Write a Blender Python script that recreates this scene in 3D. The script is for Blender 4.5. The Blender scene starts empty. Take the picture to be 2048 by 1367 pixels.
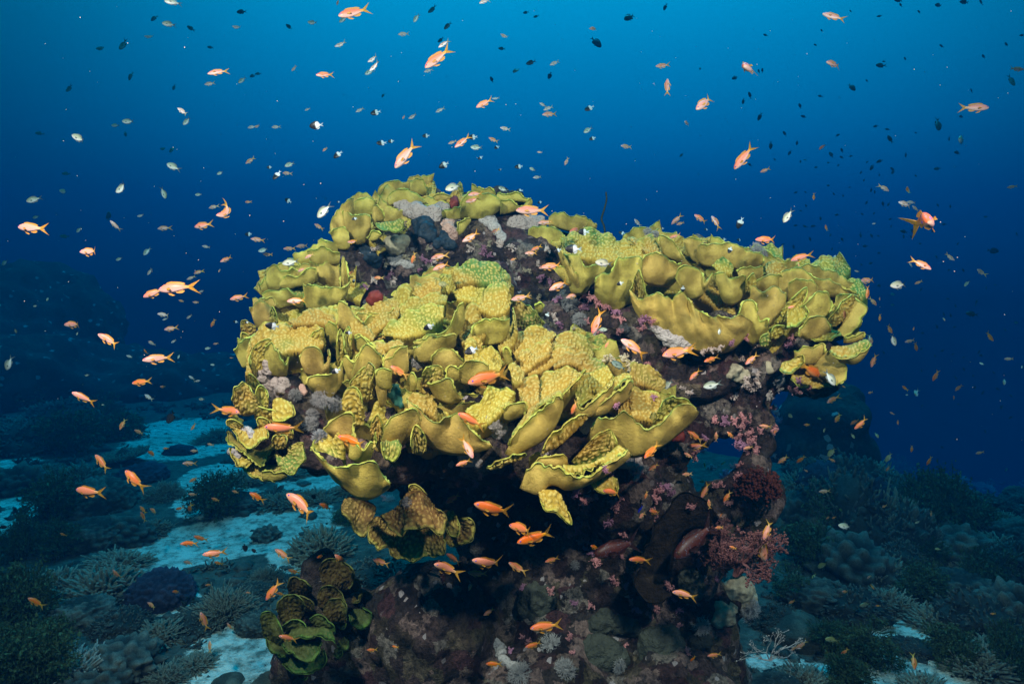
import bpy, math, random
import numpy as np
from mathutils import Vector, Matrix, noise as mnoise
R = math.radians
sc = bpy.context.scene
COL = sc.collection
rng = np.random.default_rng(7)
random.seed(7)

# ------------------------------------------------------------------ camera
PITCH = R(3.6)
CAM_Z = 1.25
FW = 1.535                     # frame width at one metre
cam = bpy.data.cameras.new("camera")
cam.sensor_width = 36.0
cam.lens = 36.0 / FW
cam.clip_start = 0.02
cam.clip_end = 400.0
camo = bpy.data.objects.new("camera", cam)
COL.objects.link(camo)
camo.location = (0, 0, CAM_Z)
camo.rotation_euler = (math.pi / 2 - PITCH, 0, 0)
sc.camera = camo

# ------------------------------------------------------------------ world: light reaching down through the water
def setin(n, **k):
    for a, b in k.items():
        n.inputs[a.replace('_', ' ')].default_value = b
    return n
world = bpy.data.worlds.new("World")
sc.world = world
world.use_nodes = True
wt = world.node_tree
wt.nodes.clear()
wo = wt.nodes.new("ShaderNodeOutputWorld")
bg = wt.nodes.new("ShaderNodeBackground")
tc = wt.nodes.new("ShaderNodeTexCoord")
sx = wt.nodes.new("ShaderNodeSeparateXYZ")
wt.links.new(tc.outputs["Generated"], sx.inputs[0])
mr = wt.nodes.new("ShaderNodeMapRange")
mr.inputs[1].default_value = -1; mr.inputs[2].default_value = 1
wt.links.new(sx.outputs["Z"], mr.inputs[0])
cr = wt.nodes.new("ShaderNodeValToRGB")
wt.links.new(mr.outputs[0], cr.inputs[0])
STOPS = [(-1.0, (0, .003, .009)), (-.25, (.0002, .004, .013)), (-.08, (.0003, .005, .018)), (0.0, (.0004, .013, .044)),
         (.10, (.0006, .080, .200)), (.22, (.0008, .225, .44)), (.33, (.001, .34, .60)), (.42, (.0015, .46, .76)),
         (.60, (.006, .90, 1.12)), (1.0, (.02, 1.5, 1.6))]
el = cr.color_ramp.elements
while len(el) < len(STOPS):
    el.new(0.5)
for e, (z, c) in zip(el, STOPS):
    e.position = (z + 1) / 2
for e, (z, c) in zip(el, STOPS):
    e.color = (*c, 1)
# brighter towards the sun's azimuth (ahead, a little right), dimmer round the sides
nrm = wt.nodes.new("ShaderNodeVectorMath"); nrm.operation = 'DOT_PRODUCT'
wt.links.new(tc.outputs["Generated"], nrm.inputs[0])
nrm.inputs[1].default_value = (math.sin(R(4)), math.cos(R(4)), 0)
m2 = wt.nodes.new("ShaderNodeMapRange"); m2.interpolation_type = 'SMOOTHSTEP'
m2.inputs[1].default_value = .70; m2.inputs[2].default_value = 1.0
m2.inputs[3].default_value = .38; m2.inputs[4].default_value = 1.0
# |horizontal direction| normalisation: dot / sqrt(1-z^2)
mm = wt.nodes.new("ShaderNodeMath"); mm.operation = 'MULTIPLY'
wt.links.new(sx.outputs["Z"], mm.inputs[0]); wt.links.new(sx.outputs["Z"], mm.inputs[1])
ms = wt.nodes.new("ShaderNodeMath"); ms.operation = 'SUBTRACT'; ms.inputs[0].default_value = 1.0001
wt.links.new(mm.outputs[0], ms.inputs[1])
mq = wt.nodes.new("ShaderNodeMath"); mq.operation = 'SQRT'
wt.links.new(ms.outputs[0], mq.inputs[0])
md = wt.nodes.new("ShaderNodeMath"); md.operation = 'DIVIDE'
wt.links.new(nrm.outputs["Value"], md.inputs[0]); wt.links.new(mq.outputs[0], md.inputs[1])
wt.links.new(md.outputs[0], m2.inputs[0])
mx = wt.nodes.new("ShaderNodeVectorMath"); mx.operation = 'SCALE'
wt.links.new(cr.outputs[0], mx.inputs[0]); wt.links.new(m2.outputs[0], mx.inputs[3])
wt.links.new(mx.outputs[0], bg.inputs[0])
bg.inputs[1].default_value = 1.0
wt.links.new(bg.outputs[0], wo.inputs[0])

# ------------------------------------------------------------------ sun filtered by the water, and the diver's two flash guns
sun = bpy.data.lights.new("sun", 'SUN')
sun.energy = 2.6; sun.angle = R(25); sun.color = (.02, .62, 1.0)
suno = bpy.data.objects.new("sun", sun); COL.objects.link(suno)
suno.rotation_euler = (R(-22), R(8), 0)

def strobe(loc, aim, watts, cone):
    l = bpy.data.lights.new("strobe", 'SPOT')
    l.energy = watts; l.spot_size = R(cone); l.spot_blend = .9; l.shadow_soft_size = .045
    l.color = (1.0, .46, .36)
    o = bpy.data.objects.new("strobe", l); COL.objects.link(o)
    o.location = loc
    o.rotation_euler = (Vector(aim) - Vector(loc)).to_track_quat('-Z', 'Y').to_euler()
strobe((-.95, .45, 2.22), (-.40, 2.05, 1.32), 620, 96)
strobe((.92, .42, 2.10), (.50, 2.05, 1.30), 370, 96)

HAZE_DENSITY = .28
HAZE_COLOR = (.0, .028, .062, 1)
HAZE_ABSORB = (0, .55, .78, 1)
sc.view_settings.view_transform = 'Standard'
sc.view_settings.look = 'None'
sc.view_settings.exposure = 0.0
sc.view_settings.gamma = 1.0
sc.view_settings.use_curve_mapping = False
sc.render.engine = 'CYCLES'
sc.cycles.use_denoising = True
sc.cycles.max_bounces = 6
sc.cycles.volume_bounces = 0
sc.cycles.sample_clamp_indirect = 4.0

# ------------------------------------------------------------------ geometry helpers
CM = Matrix.Translation((0, 0, CAM_Z)) @ Matrix.Rotation(math.pi / 2 - PITCH, 4, 'X')
CMn = np.array(CM)
ORI = np.array([0, 0, CAM_Z])
PX = FW / 2048.0
def P(x, y, d):
    """photo pixel + distance along the view axis -> world point(s)"""
    x = np.asarray(x, float); y = np.asarray(y, float); d = np.asarray(d, float) + 0 * x
    v = np.stack([(x - 1024) * PX * d, -(y - 683.5) * PX * d, -d], -1)
    return v @ CMn[:3, :3].T + CMn[:3, 3]
CAMX = CMn[:3, 0]; CAMY = CMn[:3, 1]; CAMZ = CMn[:3, 2]

def hsh(*a):
    h = np.zeros(np.broadcast(*a).shape, np.uint32)
    for i, v in enumerate(a):
        h = (h ^ (np.asarray(v).astype(np.int64).astype(np.uint32) * np.uint32(0x9E3779B1 + 2 * i * 7919))) * np.uint32(0x85EBCA6B)
        h ^= h >> np.uint32(13)
    h = h * np.uint32(0xC2B2AE35); h ^= h >> np.uint32(16)
    return h.astype(np.float64) / 4294967295.0
def vnoise(p, seed=0):
    """value noise, p (...,3) -> -1..1"""
    p = np.asarray(p, float)
    i = np.floor(p).astype(np.int64); f = p - i
    f = f * f * (3 - 2 * f)
    out = 0
    for dx in (0, 1):
        for dy in (0, 1):
            for dz in (0, 1):
                w = (f[..., 0] if dx else 1 - f[..., 0]) * (f[..., 1] if dy else 1 - f[..., 1]) * (f[..., 2] if dz else 1 - f[..., 2])
                out = out + w * hsh(i[..., 0] + dx, i[..., 1] + dy, i[..., 2] + dz, seed + 0 * i[..., 0])
    return out * 2 - 1
def fbm(p, seed=0, oct=4):
    a = 1; t = 0; s = 0
    for k in range(oct):
        t = t + a * vnoise(np.asarray(p) * 2 ** k, seed + k); s += a; a *= .5
    return t / s
def worley(p, seed=0):
    """distance to nearest jittered cell centre, any dimension 2/3"""
    p = np.asarray(p, float); n = p.shape[-1]
    i = np.floor(p).astype(np.int64)
    best = np.full(p.shape[:-1], 9.0)
    import itertools
    for o in itertools.product((-1, 0, 1), repeat=n):
        c = i + np.array(o)
        args = [c[..., k] for k in range(n)]
        d2 = 0
        for k in range(n):
            d2 = d2 + (c[..., k] + .15 + .7 * hsh(*args, seed + k + 0 * args[0]) - p[..., k]) ** 2
        best = np.minimum(best, d2)
    return np.sqrt(best)

def mesh(name, V, Q, col=None, smooth=True):
    """V (n,3); Q list of arrays of faces, each (m,k)"""
    me = bpy.data.meshes.new(name)
    V = np.asarray(V, np.float32)
    Q = [np.asarray(q, np.int32) for q in (Q if isinstance(Q, list) else [Q]) if len(q)]
    me.vertices.add(len(V)); me.vertices.foreach_set("co", V.ravel())
    nl = sum(q.size for q in Q); nf = sum(len(q) for q in Q)
    me.loops.add(nl); me.loops.foreach_set("vertex_index", np.concatenate([q.ravel() for q in Q]))
    tot = np.concatenate([np.full(len(q), q.shape[1], np.int32) for q in Q])
    st = np.concatenate([[0], np.cumsum(tot)[:-1]]).astype(np.int32)
    me.polygons.add(nf)
    me.polygons.foreach_set("loop_start", st); me.polygons.foreach_set("loop_total", tot)
    me.polygons.foreach_set("use_smooth", np.full(nf, smooth))
    me.update(calc_edges=True)
    if col is not None:
        a = me.color_attributes.new("Col", 'FLOAT_COLOR', 'POINT')
        c = np.ones((len(V), 4), np.float32); c[:, :np.asarray(col).shape[1]] = col
        a.data.foreach_set("color", c.ravel())
    return me
def link(name, me, mat=None, parent=None):
    o = bpy.data.objects.new(name, me); COL.objects.link(o)
    if mat is not None and me is not None and not me.materials:
        me.materials.append(mat)
    if parent is not None:
        o.parent = parent
    return o
def empty(name, loc):
    o = bpy.data.objects.new(name, None); COL.objects.link(o); o.location = Vector(loc); o.empty_display_size = .05
    return o
class Buf:
    def __init__(s): s.V = []; s.F = {}; s.C = []; s.n = 0
    def add(s, V, F, C=None):
        V = np.asarray(V, float).reshape(-1, 3)
        for f in (F if isinstance(F, list) else [F]):
            f = np.asarray(f); s.F.setdefault(f.shape[1], []).append(f + s.n)
        s.V.append(V); s.n += len(V)
        if C is not None: s.C.append(np.broadcast_to(np.asarray(C, float), (len(V), 3)))
    def mesh(s, name, smooth=True):
        return mesh(name, np.concatenate(s.V), [np.concatenate(f) for f in s.F.values()], np.concatenate(s.C) if s.C else None, smooth)
def tube(pts, rad, k=6, cap=True):
    pts = np.asarray(pts, float); rad = np.broadcast_to(np.asarray(rad, float), (len(pts),))
    t = np.gradient(pts, axis=0); t /= np.linalg.norm(t, axis=1, keepdims=True) + 1e-9
    ref = np.array([0.31, .87, .38]); 
    a = np.cross(t, ref); a /= np.linalg.norm(a, axis=1, keepdims=True) + 1e-9
    b = np.cross(t, a)
    ang = np.arange(k) * 2 * np.pi / k
    V = pts[:, None] + rad[:, None, None] * (np.cos(ang)[None, :, None] * a[:, None] + np.sin(ang)[None, :, None] * b[:, None])
    n = len(pts)
    i = np.arange(n - 1)[:, None] * k; j = np.arange(k)[None]; j2 = (j + 1) % k
    Q = np.stack([i + j, i + j2, i + k + j2, i + k + j], -1).reshape(-1, 4)
    V = V.reshape(-1, 3)
    if cap:
        V = np.concatenate([V, pts[-1:] + t[-1:] * rad[-1] * .9])
        l = (n - 1) * k; jj = np.arange(k)
        T = np.stack([l + jj, l + (jj + 1) % k, np.full(k, n * k)], -1)
        return V, [Q, T]
    return V, [Q]
import bmesh as _bm
_ICO = {}
def ico(n):
    if n not in _ICO:
        b = _bm.new(); _bm.ops.create_icosphere(b, subdivisions=n, radius=1.0)
        V = np.array([v.co[:] for v in b.verts]); F = np.array([[v.index for v in f.verts] for f in b.faces]); b.free()
        _ICO[n] = (V, F)
    return _ICO[n]
def remesh(V, F, voxel):
    """union of overlapping blobs as one watertight skin"""
    me = mesh("tmp", V, F); o = bpy.data.objects.new("tmp", me); COL.objects.link(o)
    m = o.modifiers.new("r", 'REMESH'); m.mode = 'VOXEL'; m.voxel_size = voxel
    dg = bpy.context.evaluated_depsgraph_get(); ev = o.evaluated_get(dg); em = ev.to_mesh()
    n = len(em.vertices); co = np.empty(n * 3, np.float32); em.vertices.foreach_get("co", co)
    no = np.empty(n * 3, np.float32); em.vertices.foreach_get("normal", no)
    nl = len(em.loops); vi = np.empty(nl, np.int32); em.loops.foreach_get("vertex_index", vi)
    lt = np.empty(len(em.polygons), np.int32); em.polygons.foreach_get("loop_total", lt)
    st = np.concatenate([[0], np.cumsum(lt)[:-1]])
    Q = [np.stack([vi[st[lt == k] + a] for a in range(k)], -1) for k in np.unique(lt)]
    ev.to_mesh_clear(); bpy.data.objects.remove(o); bpy.data.meshes.remove(me)
    return co.reshape(-1, 3).astype(float), no.reshape(-1, 3).astype(float), Q

# ------------------------------------------------------------------ label book-keeping
THINGS = []          # (object, look, pixel x, pixel y)
def thing(o, look, cat, xy, group=None):
    o["category"] = cat
    if group: o["group"] = group
    THINGS.append((o, look, xy[0], xy[1]))
    return o
ROWS = [(90, "near top edge"), (180, "in upper water"), (270, "in middle water"), (360, "above reef height"), (480, "at dome height"), (600, "at tier height"),
        (720, "at front-plate height"), (860, "at lower-plate height"), (1000, "at overhang height"), (1150, "low near seabed"), (9999, "near bottom edge")]
COLS = [(200, "far left"), (400, "left side"), (620, "left of coral"), (840, "centre-left"), (1060, "centre"), (1280, "centre-right"), (1500, "right of centre"),
        (1720, "right side"), (1900, "far right"), (9999, "right edge")]
NUM = ["", "one", "two", "three", "four", "five", "six", "seven", "eight", "nine", "ten", "eleven", "twelve"]
ORD = ["", "first", "second", "third", "fourth", "fifth", "sixth", "seventh", "eighth", "ninth", "tenth", "eleventh", "twelfth"]
def write_labels():
    by = {}
    for o, look, x, y in THINGS:
        if look.startswith("="):
            o["label"] = look[1:]; continue
        lab = look + " " + next(s for a, s in ROWS if y < a) + ", " + next(s for a, s in COLS if x < a)
        by.setdefault(lab, []).append((x, y, o))
    for lab, L in by.items():
        n = len(L)
        if n == 1:
            L[0][2]["label"] = lab; continue
        xs = [a[0] for a in L]; ys = [a[1] for a in L]
        hor = max(xs) - min(xs) >= max(ys) - min(ys)
        L.sort(key=lambda a: a[0] if hor else a[1])
        for k, (x, y, o) in enumerate(L):
            if n == 2: w = ("left one of two", "right one of two")[k] if hor else ("upper one of two", "lower one of two")[k]
            elif k == 0: w = "leftmost" if hor else "topmost"
            elif k == n - 1: w = "rightmost" if hor else "lowest"
            else: w = ORD[min(k + 1, 12)] + (" from left" if hor else " from top")
            o["label"] = lab + ", " + w
# ------------------------------------------------------------------ materials
def nodes(name):
    m = bpy.data.materials.new(name); m.use_nodes = True
    t = m.node_tree; b = t.nodes["Principled BSDF"]
    return m, t, b
def N(t, kind, **kw):
    n = t.nodes.new(kind)
    for k, v in kw.items(): setattr(n, k, v)
    return n
def noise_tex(t, scale, detail=4, rough=.55, coord="Object", off=None):
    c = N(t, "ShaderNodeTexCoord"); n = N(t, "ShaderNodeTexNoise")
    n.inputs["Scale"].default_value = scale; n.inputs["Detail"].default_value = detail; n.inputs["Roughness"].default_value = rough
    src = c.outputs[coord]
    if off is not None:
        mp = N(t, "ShaderNodeMapping"); mp.inputs["Location"].default_value = off; t.links.new(src, mp.inputs[0]); src = mp.outputs[0]
    t.links.new(src, n.inputs["Vector"])
    return n
def ramp(t, src, stops, interp='LINEAR'):
    r = N(t, "ShaderNodeValToRGB"); r.color_ramp.interpolation = interp
    e = r.color_ramp.elements
    while len(e) < len(stops): e.new(.5)
    for a, (p, c) in zip(e, stops): a.position = p
    for a, (p, c) in zip(e, stops): a.color = (*c, 1) if len(c) == 3 else c
    t.links.new(src, r.inputs[0])
    return r
def mixc(t, fac, a, b, mode='MIX'):
    m = N(t, "ShaderNodeMix", data_type='RGBA', blend_type=mode)
    for sock, v in ((m.inputs[0], fac), (m.inputs[6], a), (m.inputs[7], b)):
        if hasattr(v, "is_output") or isinstance(v, bpy.types.NodeSocket): t.links.new(v, sock)
        elif isinstance(v, (int, float)): sock.default_value = v
        else: sock.default_value = (*v, 1)
    return m.outputs[2]
def bump(t, b, src, strength=.5, dist=.01):
    n = N(t, "ShaderNodeBump"); n.inputs["Strength"].default_value = strength; n.inputs["Distance"].default_value = dist
    t.links.new(src, n.inputs["Height"]); t.links.new(n.outputs[0], b.inputs["Normal"])
    return n

def coral_mat(name, tissue, tip, smooth1, smooth2, rim, green):
    m, t, b = nodes(name)
    a = N(t, "ShaderNodeVertexColor", layer_name="Col")
    s = N(t, "ShaderNodeSeparateColor"); t.links.new(a.outputs[0], s.inputs[0])
    n1 = noise_tex(t, 15, 4, .6); n2 = noise_tex(t, 42, 3, .6); n3 = noise_tex(t, 3.4, 2, .5, off=(3.1, 1.7, .4))
    g = ramp(t, n3.outputs["Fac"], [(.53, (0, 0, 0)), (.62, (1, 1, 1))])
    gm = N(t, "ShaderNodeMath", operation='MULTIPLY'); gm.inputs[1].default_value = .75; t.links.new(g.outputs[0], gm.inputs[0])
    bt = mixc(t, n1.outputs["Fac"], tissue, tuple(min(1, x * 1.45) for x in tissue))
    bt = mixc(t, gm.outputs[0], bt, green)
    tp = mixc(t, n2.outputs["Fac"], tip, tuple(x * .8 for x in tip))
    bc = mixc(t, s.outputs[0], bt, tp)
    r2 = ramp(t, n1.outputs["Fac"], [(.37, smooth2), (.57, smooth1)])
    r3 = mixc(t, n2.outputs["Fac"], tuple(x * .8 for x in smooth1), smooth1)
    sm = mixc(t, .22, r2.outputs[0], r3)
    c = mixc(t, s.outputs[2], sm, bc)
    nr_ = noise_tex(t, 30, 3, .6, off=(.7, 2.2, 5.0)); rn = ramp(t, nr_.outputs["Fac"], [(.35, (.25, .25, .25)), (.62, (1, 1, 1))])
    rmx = N(t, "ShaderNodeMath", operation='MULTIPLY'); t.links.new(s.outputs[1], rmx.inputs[0]); t.links.new(rn.outputs[0], rmx.inputs[1])
    c = mixc(t, rmx.outputs[0], c, rim)
    # silt and grazed specks
    nsp = noise_tex(t, 75, 4, .7, off=(4.0, .3, 1.1)); rsp = ramp(t, nsp.outputs["Fac"], [(.63, (0, 0, 0)), (.72, (.55, .55, .55))])
    c = mixc(t, rsp.outputs[0], c, (.20, .17, .10))
    hs = N(t, "ShaderNodeHueSaturation"); oi = N(t, "ShaderNodeObjectInfo")
    mr = N(t, "ShaderNodeMapRange"); mr.inputs[3].default_value = .485; mr.inputs[4].default_value = .515
    t.links.new(oi.outputs["Random"], mr.inputs[0]); t.links.new(mr.outputs[0], hs.inputs["Hue"])
    mv = N(t, "ShaderNodeMapRange"); mv.inputs[3].default_value = .85; mv.inputs[4].default_value = 1.12
    m5 = N(t, "ShaderNodeMath", operation='FRACT'); m6 = N(t, "ShaderNodeMath", operation='MULTIPLY'); m6.inputs[1].default_value = 7.31
    t.links.new(oi.outputs["Random"], m6.inputs[0]); t.links.new(m6.outputs[0], m5.inputs[0]); t.links.new(m5.outputs[0], mv.inputs[0]); t.links.new(mv.outputs[0], hs.inputs["Value"])
    t.links.new(c, hs.inputs["Color"]); t.links.new(hs.outputs[0], b.inputs["Base Color"])
    b.inputs["Roughness"].default_value = .62; b.inputs["Specular IOR Level"].default_value = .25
    n4 = noise_tex(t, 150, 5, .75); bump(t, b, n4.outputs["Fac"], .8, .0045)
    return m
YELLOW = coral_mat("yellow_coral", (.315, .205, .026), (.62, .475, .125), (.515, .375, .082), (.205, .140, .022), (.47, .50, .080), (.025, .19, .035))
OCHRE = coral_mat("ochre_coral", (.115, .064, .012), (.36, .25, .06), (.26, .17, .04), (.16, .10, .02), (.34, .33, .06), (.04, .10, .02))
SHADED_OCHRE = coral_mat("shaded_ochre_coral", (.06, .038, .008), (.16, .12, .03), (.14, .10, .025), (.09, .06, .012), (.15, .18, .035), (.03, .08, .02))  # darker copy of the ochre coral: missing flash light put into the colour
SHADED_GREEN = coral_mat("shaded_green_coral", (.05, .052, .010), (.12, .125, .03), (.11, .125, .025), (.07, .075, .014), (.12, .24, .04), (.01, .10, .02))  # greens lowered so the bottom colony looks unlit by the flash

def rock_mat(name, cols, scale=14, val=1.0):
    m, t, b = nodes(name)
    tcn = N(t, "ShaderNodeTexCoord")
    nw = noise_tex(t, scale * 1.6, 4, .65)
    wv = N(t, "ShaderNodeVectorMath", operation='MULTIPLY_ADD'); wv.inputs[1].default_value = (.09 * 14 / scale,) * 3
    t.links.new(nw.outputs["Color"], wv.inputs[0]); t.links.new(tcn.outputs["Object"], wv.inputs[2])
    n = N(t, "ShaderNodeTexVoronoi"); n.inputs["Scale"].default_value = scale * 1.25; t.links.new(wv.outputs[0], n.inputs["Vector"])
    sc1 = N(t, "ShaderNodeSeparateColor"); t.links.new(n.outputs["Color"], sc1.inputs[0])
    n2 = noise_tex(t, scale * 5, 5, .7); n3 = noise_tex(t, scale * 14, 3, .7)
    k = len(cols)
    r = ramp(t, sc1.outputs[0], [(i / k, tuple(x * val for x in c)) for i, c in enumerate(cols)], 'CONSTANT')
    big = noise_tex(t, scale * .35, 3, .5)
    r0 = ramp(t, big.outputs["Fac"], [(.35, cols[0]), (.65, cols[-1])])
    c0 = mixc(t, .25, r.outputs[0], r0.outputs[0])
    r2 = ramp(t, n2.outputs["Fac"], [(.35, (.22, .22, .22)), (.62, (1.3, 1.25, 1.2))])
    c = mixc(t, 1.0, c0, r2.outputs[0], 'MULTIPLY')
    v = N(t, "ShaderNodeTexVoronoi"); v.inputs["Scale"].default_value = scale * 5
    t.links.new(tcn.outputs["Object"], v.inputs["Vector"])
    sp = ramp(t, v.outputs["Color"], [(.88, (0, 0, 0)), (.92, (1, 1, 1))])
    c = mixc(t, sp.outputs[0], c, (.42 * val, .34 * val, .34 * val))
    t.links.new(c, b.inputs["Base Color"]); b.inputs["Roughness"].default_value = .8; b.inputs["Specular IOR Level"].default_value = .2
    ad = N(t, "ShaderNodeMath", operation='ADD'); t.links.new(n2.outputs["Fac"], ad.inputs[0])
    mu = N(t, "ShaderNodeMath", operation='MULTIPLY'); mu.inputs[1].default_value = .5; t.links.new(n3.outputs["Fac"], mu.inputs[0]); t.links.new(mu.outputs[0], ad.inputs[1])
    bump(t, b, ad.outputs[0], 1.0, .018)
    return m
REEF = rock_mat("encrusted_rock", [(.012, .007, .008), (.07, .022, .028), (.04, .03, .016), (.014, .011, .014), (.19, .13, .11), (.07, .06, .03), (.035, .012, .014), (.24, .20, .17), (.06, .035, .035), (.02, .02, .02), (.13, .10, .06), (.25, .16, .14)])
FARROCK = rock_mat("far_rock", [(.012, .014, .012), (.03, .03, .024), (.016, .016, .016), (.05, .048, .04), (.02, .02, .018)], 5, .8)

def tip_mat(name, base, tip, objvar=.25, rough=.8):  # branch tips are truly paler; on lumps the paling also imitates caught light
    m, t, b = nodes(name)
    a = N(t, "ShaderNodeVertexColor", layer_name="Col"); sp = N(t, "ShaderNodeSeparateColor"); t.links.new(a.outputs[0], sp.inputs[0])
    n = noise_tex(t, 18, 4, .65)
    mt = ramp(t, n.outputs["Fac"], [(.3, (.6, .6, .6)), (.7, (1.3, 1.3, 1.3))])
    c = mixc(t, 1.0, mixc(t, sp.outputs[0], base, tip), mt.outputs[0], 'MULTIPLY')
    hs = N(t, "ShaderNodeHueSaturation"); oi = N(t, "ShaderNodeObjectInfo"); mv = N(t, "ShaderNodeMapRange")
    mv.inputs[3].default_value = 1 - objvar; mv.inputs[4].default_value = 1 + objvar
    t.links.new(oi.outputs["Random"], mv.inputs[0]); t.links.new(mv.outputs[0], hs.inputs["Value"]); t.links.new(c, hs.inputs["Color"])
    t.links.new(hs.outputs[0], b.inputs["Base Color"]); b.inputs["Roughness"].default_value = rough; b.inputs["Specular IOR Level"].default_value = .15
    n2 = noise_tex(t, 40, 4, .7); bump(t, b, n2.outputs["Fac"], .7, .03)
    return m
def spot_mat(name, col, dark, pore=110, rough=.75, speck=True):
    m, t, b = nodes(name)
    n = noise_tex(t, 24, 4); v = N(t, "ShaderNodeTexVoronoi"); v.inputs["Scale"].default_value = pore
    tcn = N(t, "ShaderNodeTexCoord"); t.links.new(tcn.outputs["Object"], v.inputs["Vector"])
    c = mixc(t, n.outputs["Fac"], col, tuple(x * .65 for x in col))
    r = ramp(t, v.outputs["Distance"], [(.12, (1, 1, 1)), (.30, (0, 0, 0))])
    if speck: c = mixc(t, r.outputs[0], c, dark)
    t.links.new(c, b.inputs["Base Color"]); b.inputs["Roughness"].default_value = rough; b.inputs["Specular IOR Level"].default_value = .25
    bump(t, b, v.outputs["Distance"] if speck else n.outputs["Fac"], .6, .006)
    return m
def plain_mat(name, col, var=.35, rough=.7, scale=30, objvar=.0, bmp=.5, bd=.006):
    m, t, b = nodes(name)
    n = noise_tex(t, scale, 5, .65)
    r = ramp(t, n.outputs["Fac"], [(.3, tuple(x * (1 - var) for x in col)), (.7, tuple(min(1, x * (1 + var)) for x in col))])
    c = r.outputs[0]
    if objvar:
        hs = N(t, "ShaderNodeHueSaturation"); oi = N(t, "ShaderNodeObjectInfo"); mv = N(t, "ShaderNodeMapRange")
        mv.inputs[3].default_value = 1 - objvar; mv.inputs[4].default_value = 1 + objvar
        t.links.new(oi.outputs["Random"], mv.inputs[0]); t.links.new(mv.outputs[0], hs.inputs["Value"]); t.links.new(c, hs.inputs["Color"]); c = hs.outputs[0]
    t.links.new(c, b.inputs["Base Color"]); b.inputs["Roughness"].default_value = rough; b.inputs["Specular IOR Level"].default_value = .2
    bump(t, b, n.outputs["Fac"], bmp, bd)
    return m
SPONGE = spot_mat("grey_sponge", (.40, .31, .28), (.10, .07, .06))
SPONGEW = spot_mat("white_sponge", (.45, .39, .37), (.15, .12, .12), 150)
SPONGEP = spot_mat("pink_sponge", (.55, .32, .25), (.2, .08, .07))
BLUESP = plain_mat("blue_sponge", (.012, .022, .034), .6, .6)
REDSP = plain_mat("red_sponge", (.15, .022, .014), .4, .6)
TEALSP = plain_mat("teal_growth", (.03, .11, .085), .6, .5, 60)
BARNACLE = spot_mat("speckled_shell", (.16, .14, .13), (.5, .48, .45), 160)
BEIGE = plain_mat("beige_coral", (.34, .28, .19), .4, .75, 40)
BROWNEAR = plain_mat("brown_sponge", (.020, .012, .007), .7, .85, 30, 0, 1.0, .02)
PINKSOFT = plain_mat("pink_soft_coral", (.62, .26, .26), .4, .7, 90, .25)
MAUVE = plain_mat("mauve_soft_coral", (.40, .18, .27), .4, .7, 90, .25)
PALESOFT = plain_mat("pale_soft_coral", (.66, .50, .44), .35, .7, 90, .2)
REDSOFT = plain_mat("red_soft_coral", (.17, .065, .06), .4, .8, 60)
DEEPRED = plain_mat("deep_red_soft_coral", (.075, .016, .010), .5, .8, 60)
FIRE = plain_mat("fire_coral", (.66, .52, .34), .25, .6, 40)
XENIA = plain_mat("xenia", (.36, .33, .32), .35, .75, 80, .2)
WHIP = plain_mat("whip", (.012, .02, .012), .3, .6)
BUSHM = tip_mat("bushy_coral", (.018, .03, .014), (.09, .14, .06))
FINGERM = tip_mat("finger_coral", (.035, .036, .03), (.24, .24, .18))
DARKC = tip_mat("dark_coral", (.018, .016, .03), (.07, .06, .09))
BOULDERM = tip_mat("boulder_coral", (.06, .06, .045), (.17, .165, .12))
KNOBM = tip_mat("knobby_coral", (.025, .028, .024), (.15, .15, .12))
PALEC = tip_mat("pale_branching", (.10, .10, .085), (.42, .40, .34))
SANDM, _t, _b = nodes("sand")
_n = noise_tex(_t, 1.3, 6, .6); _n2 = noise_tex(_t, 16, 6, .75); _n3 = noise_tex(_t, 60, 3, .7)
_r = ramp(_t, _n.outputs["Fac"], [(.3, (.40, .38, .31)), (.65, (.62, .60, .52))])
_r2 = ramp(_t, _n2.outputs["Fac"], [(.36, (.22, .22, .20)), (.56, (1, 1, 1))])
_sc = mixc(_t, 1.0, _r.outputs[0], _r2.outputs[0], 'MULTIPLY')
_vc = N(_t, "ShaderNodeVertexColor", layer_name="Col"); _sp = N(_t, "ShaderNodeSeparateColor"); _t.links.new(_vc.outputs[0], _sp.inputs[0])
_am = N(_t, "ShaderNodeMath", operation='ADD'); _t.links.new(_sp.outputs[0], _am.inputs[0])
_ns = N(_t, "ShaderNodeMath", operation='MULTIPLY_ADD'); _ns.inputs[1].default_value = .9; _ns.inputs[2].default_value = -.45; _t.links.new(_n2.outputs["Fac"], _ns.inputs[0]); _t.links.new(_ns.outputs[0], _am.inputs[1])
_rm = ramp(_t, _am.outputs[0], [(.42, (0, 0, 0)), (.58, (1, 1, 1))])
_dk = ramp(_t, _n2.outputs["Fac"], [(.35, (.025, .03, .025)), (.65, (.10, .10, .08))])
_t.links.new(mixc(_t, _rm.outputs[0], _dk.outputs[0], _sc), _b.inputs["Base Color"])
_b.inputs["Roughness"].default_value = .9; _b.inputs["Specular IOR Level"].default_value = .1
_ad = N(_t, "ShaderNodeMath", operation='ADD'); _t.links.new(_n2.outputs["Fac"], _ad.inputs[0]); _t.links.new(_n3.outputs["Fac"], _ad.inputs[1])
bump(_t, _b, _ad.outputs[0], .8, .02)

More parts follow.
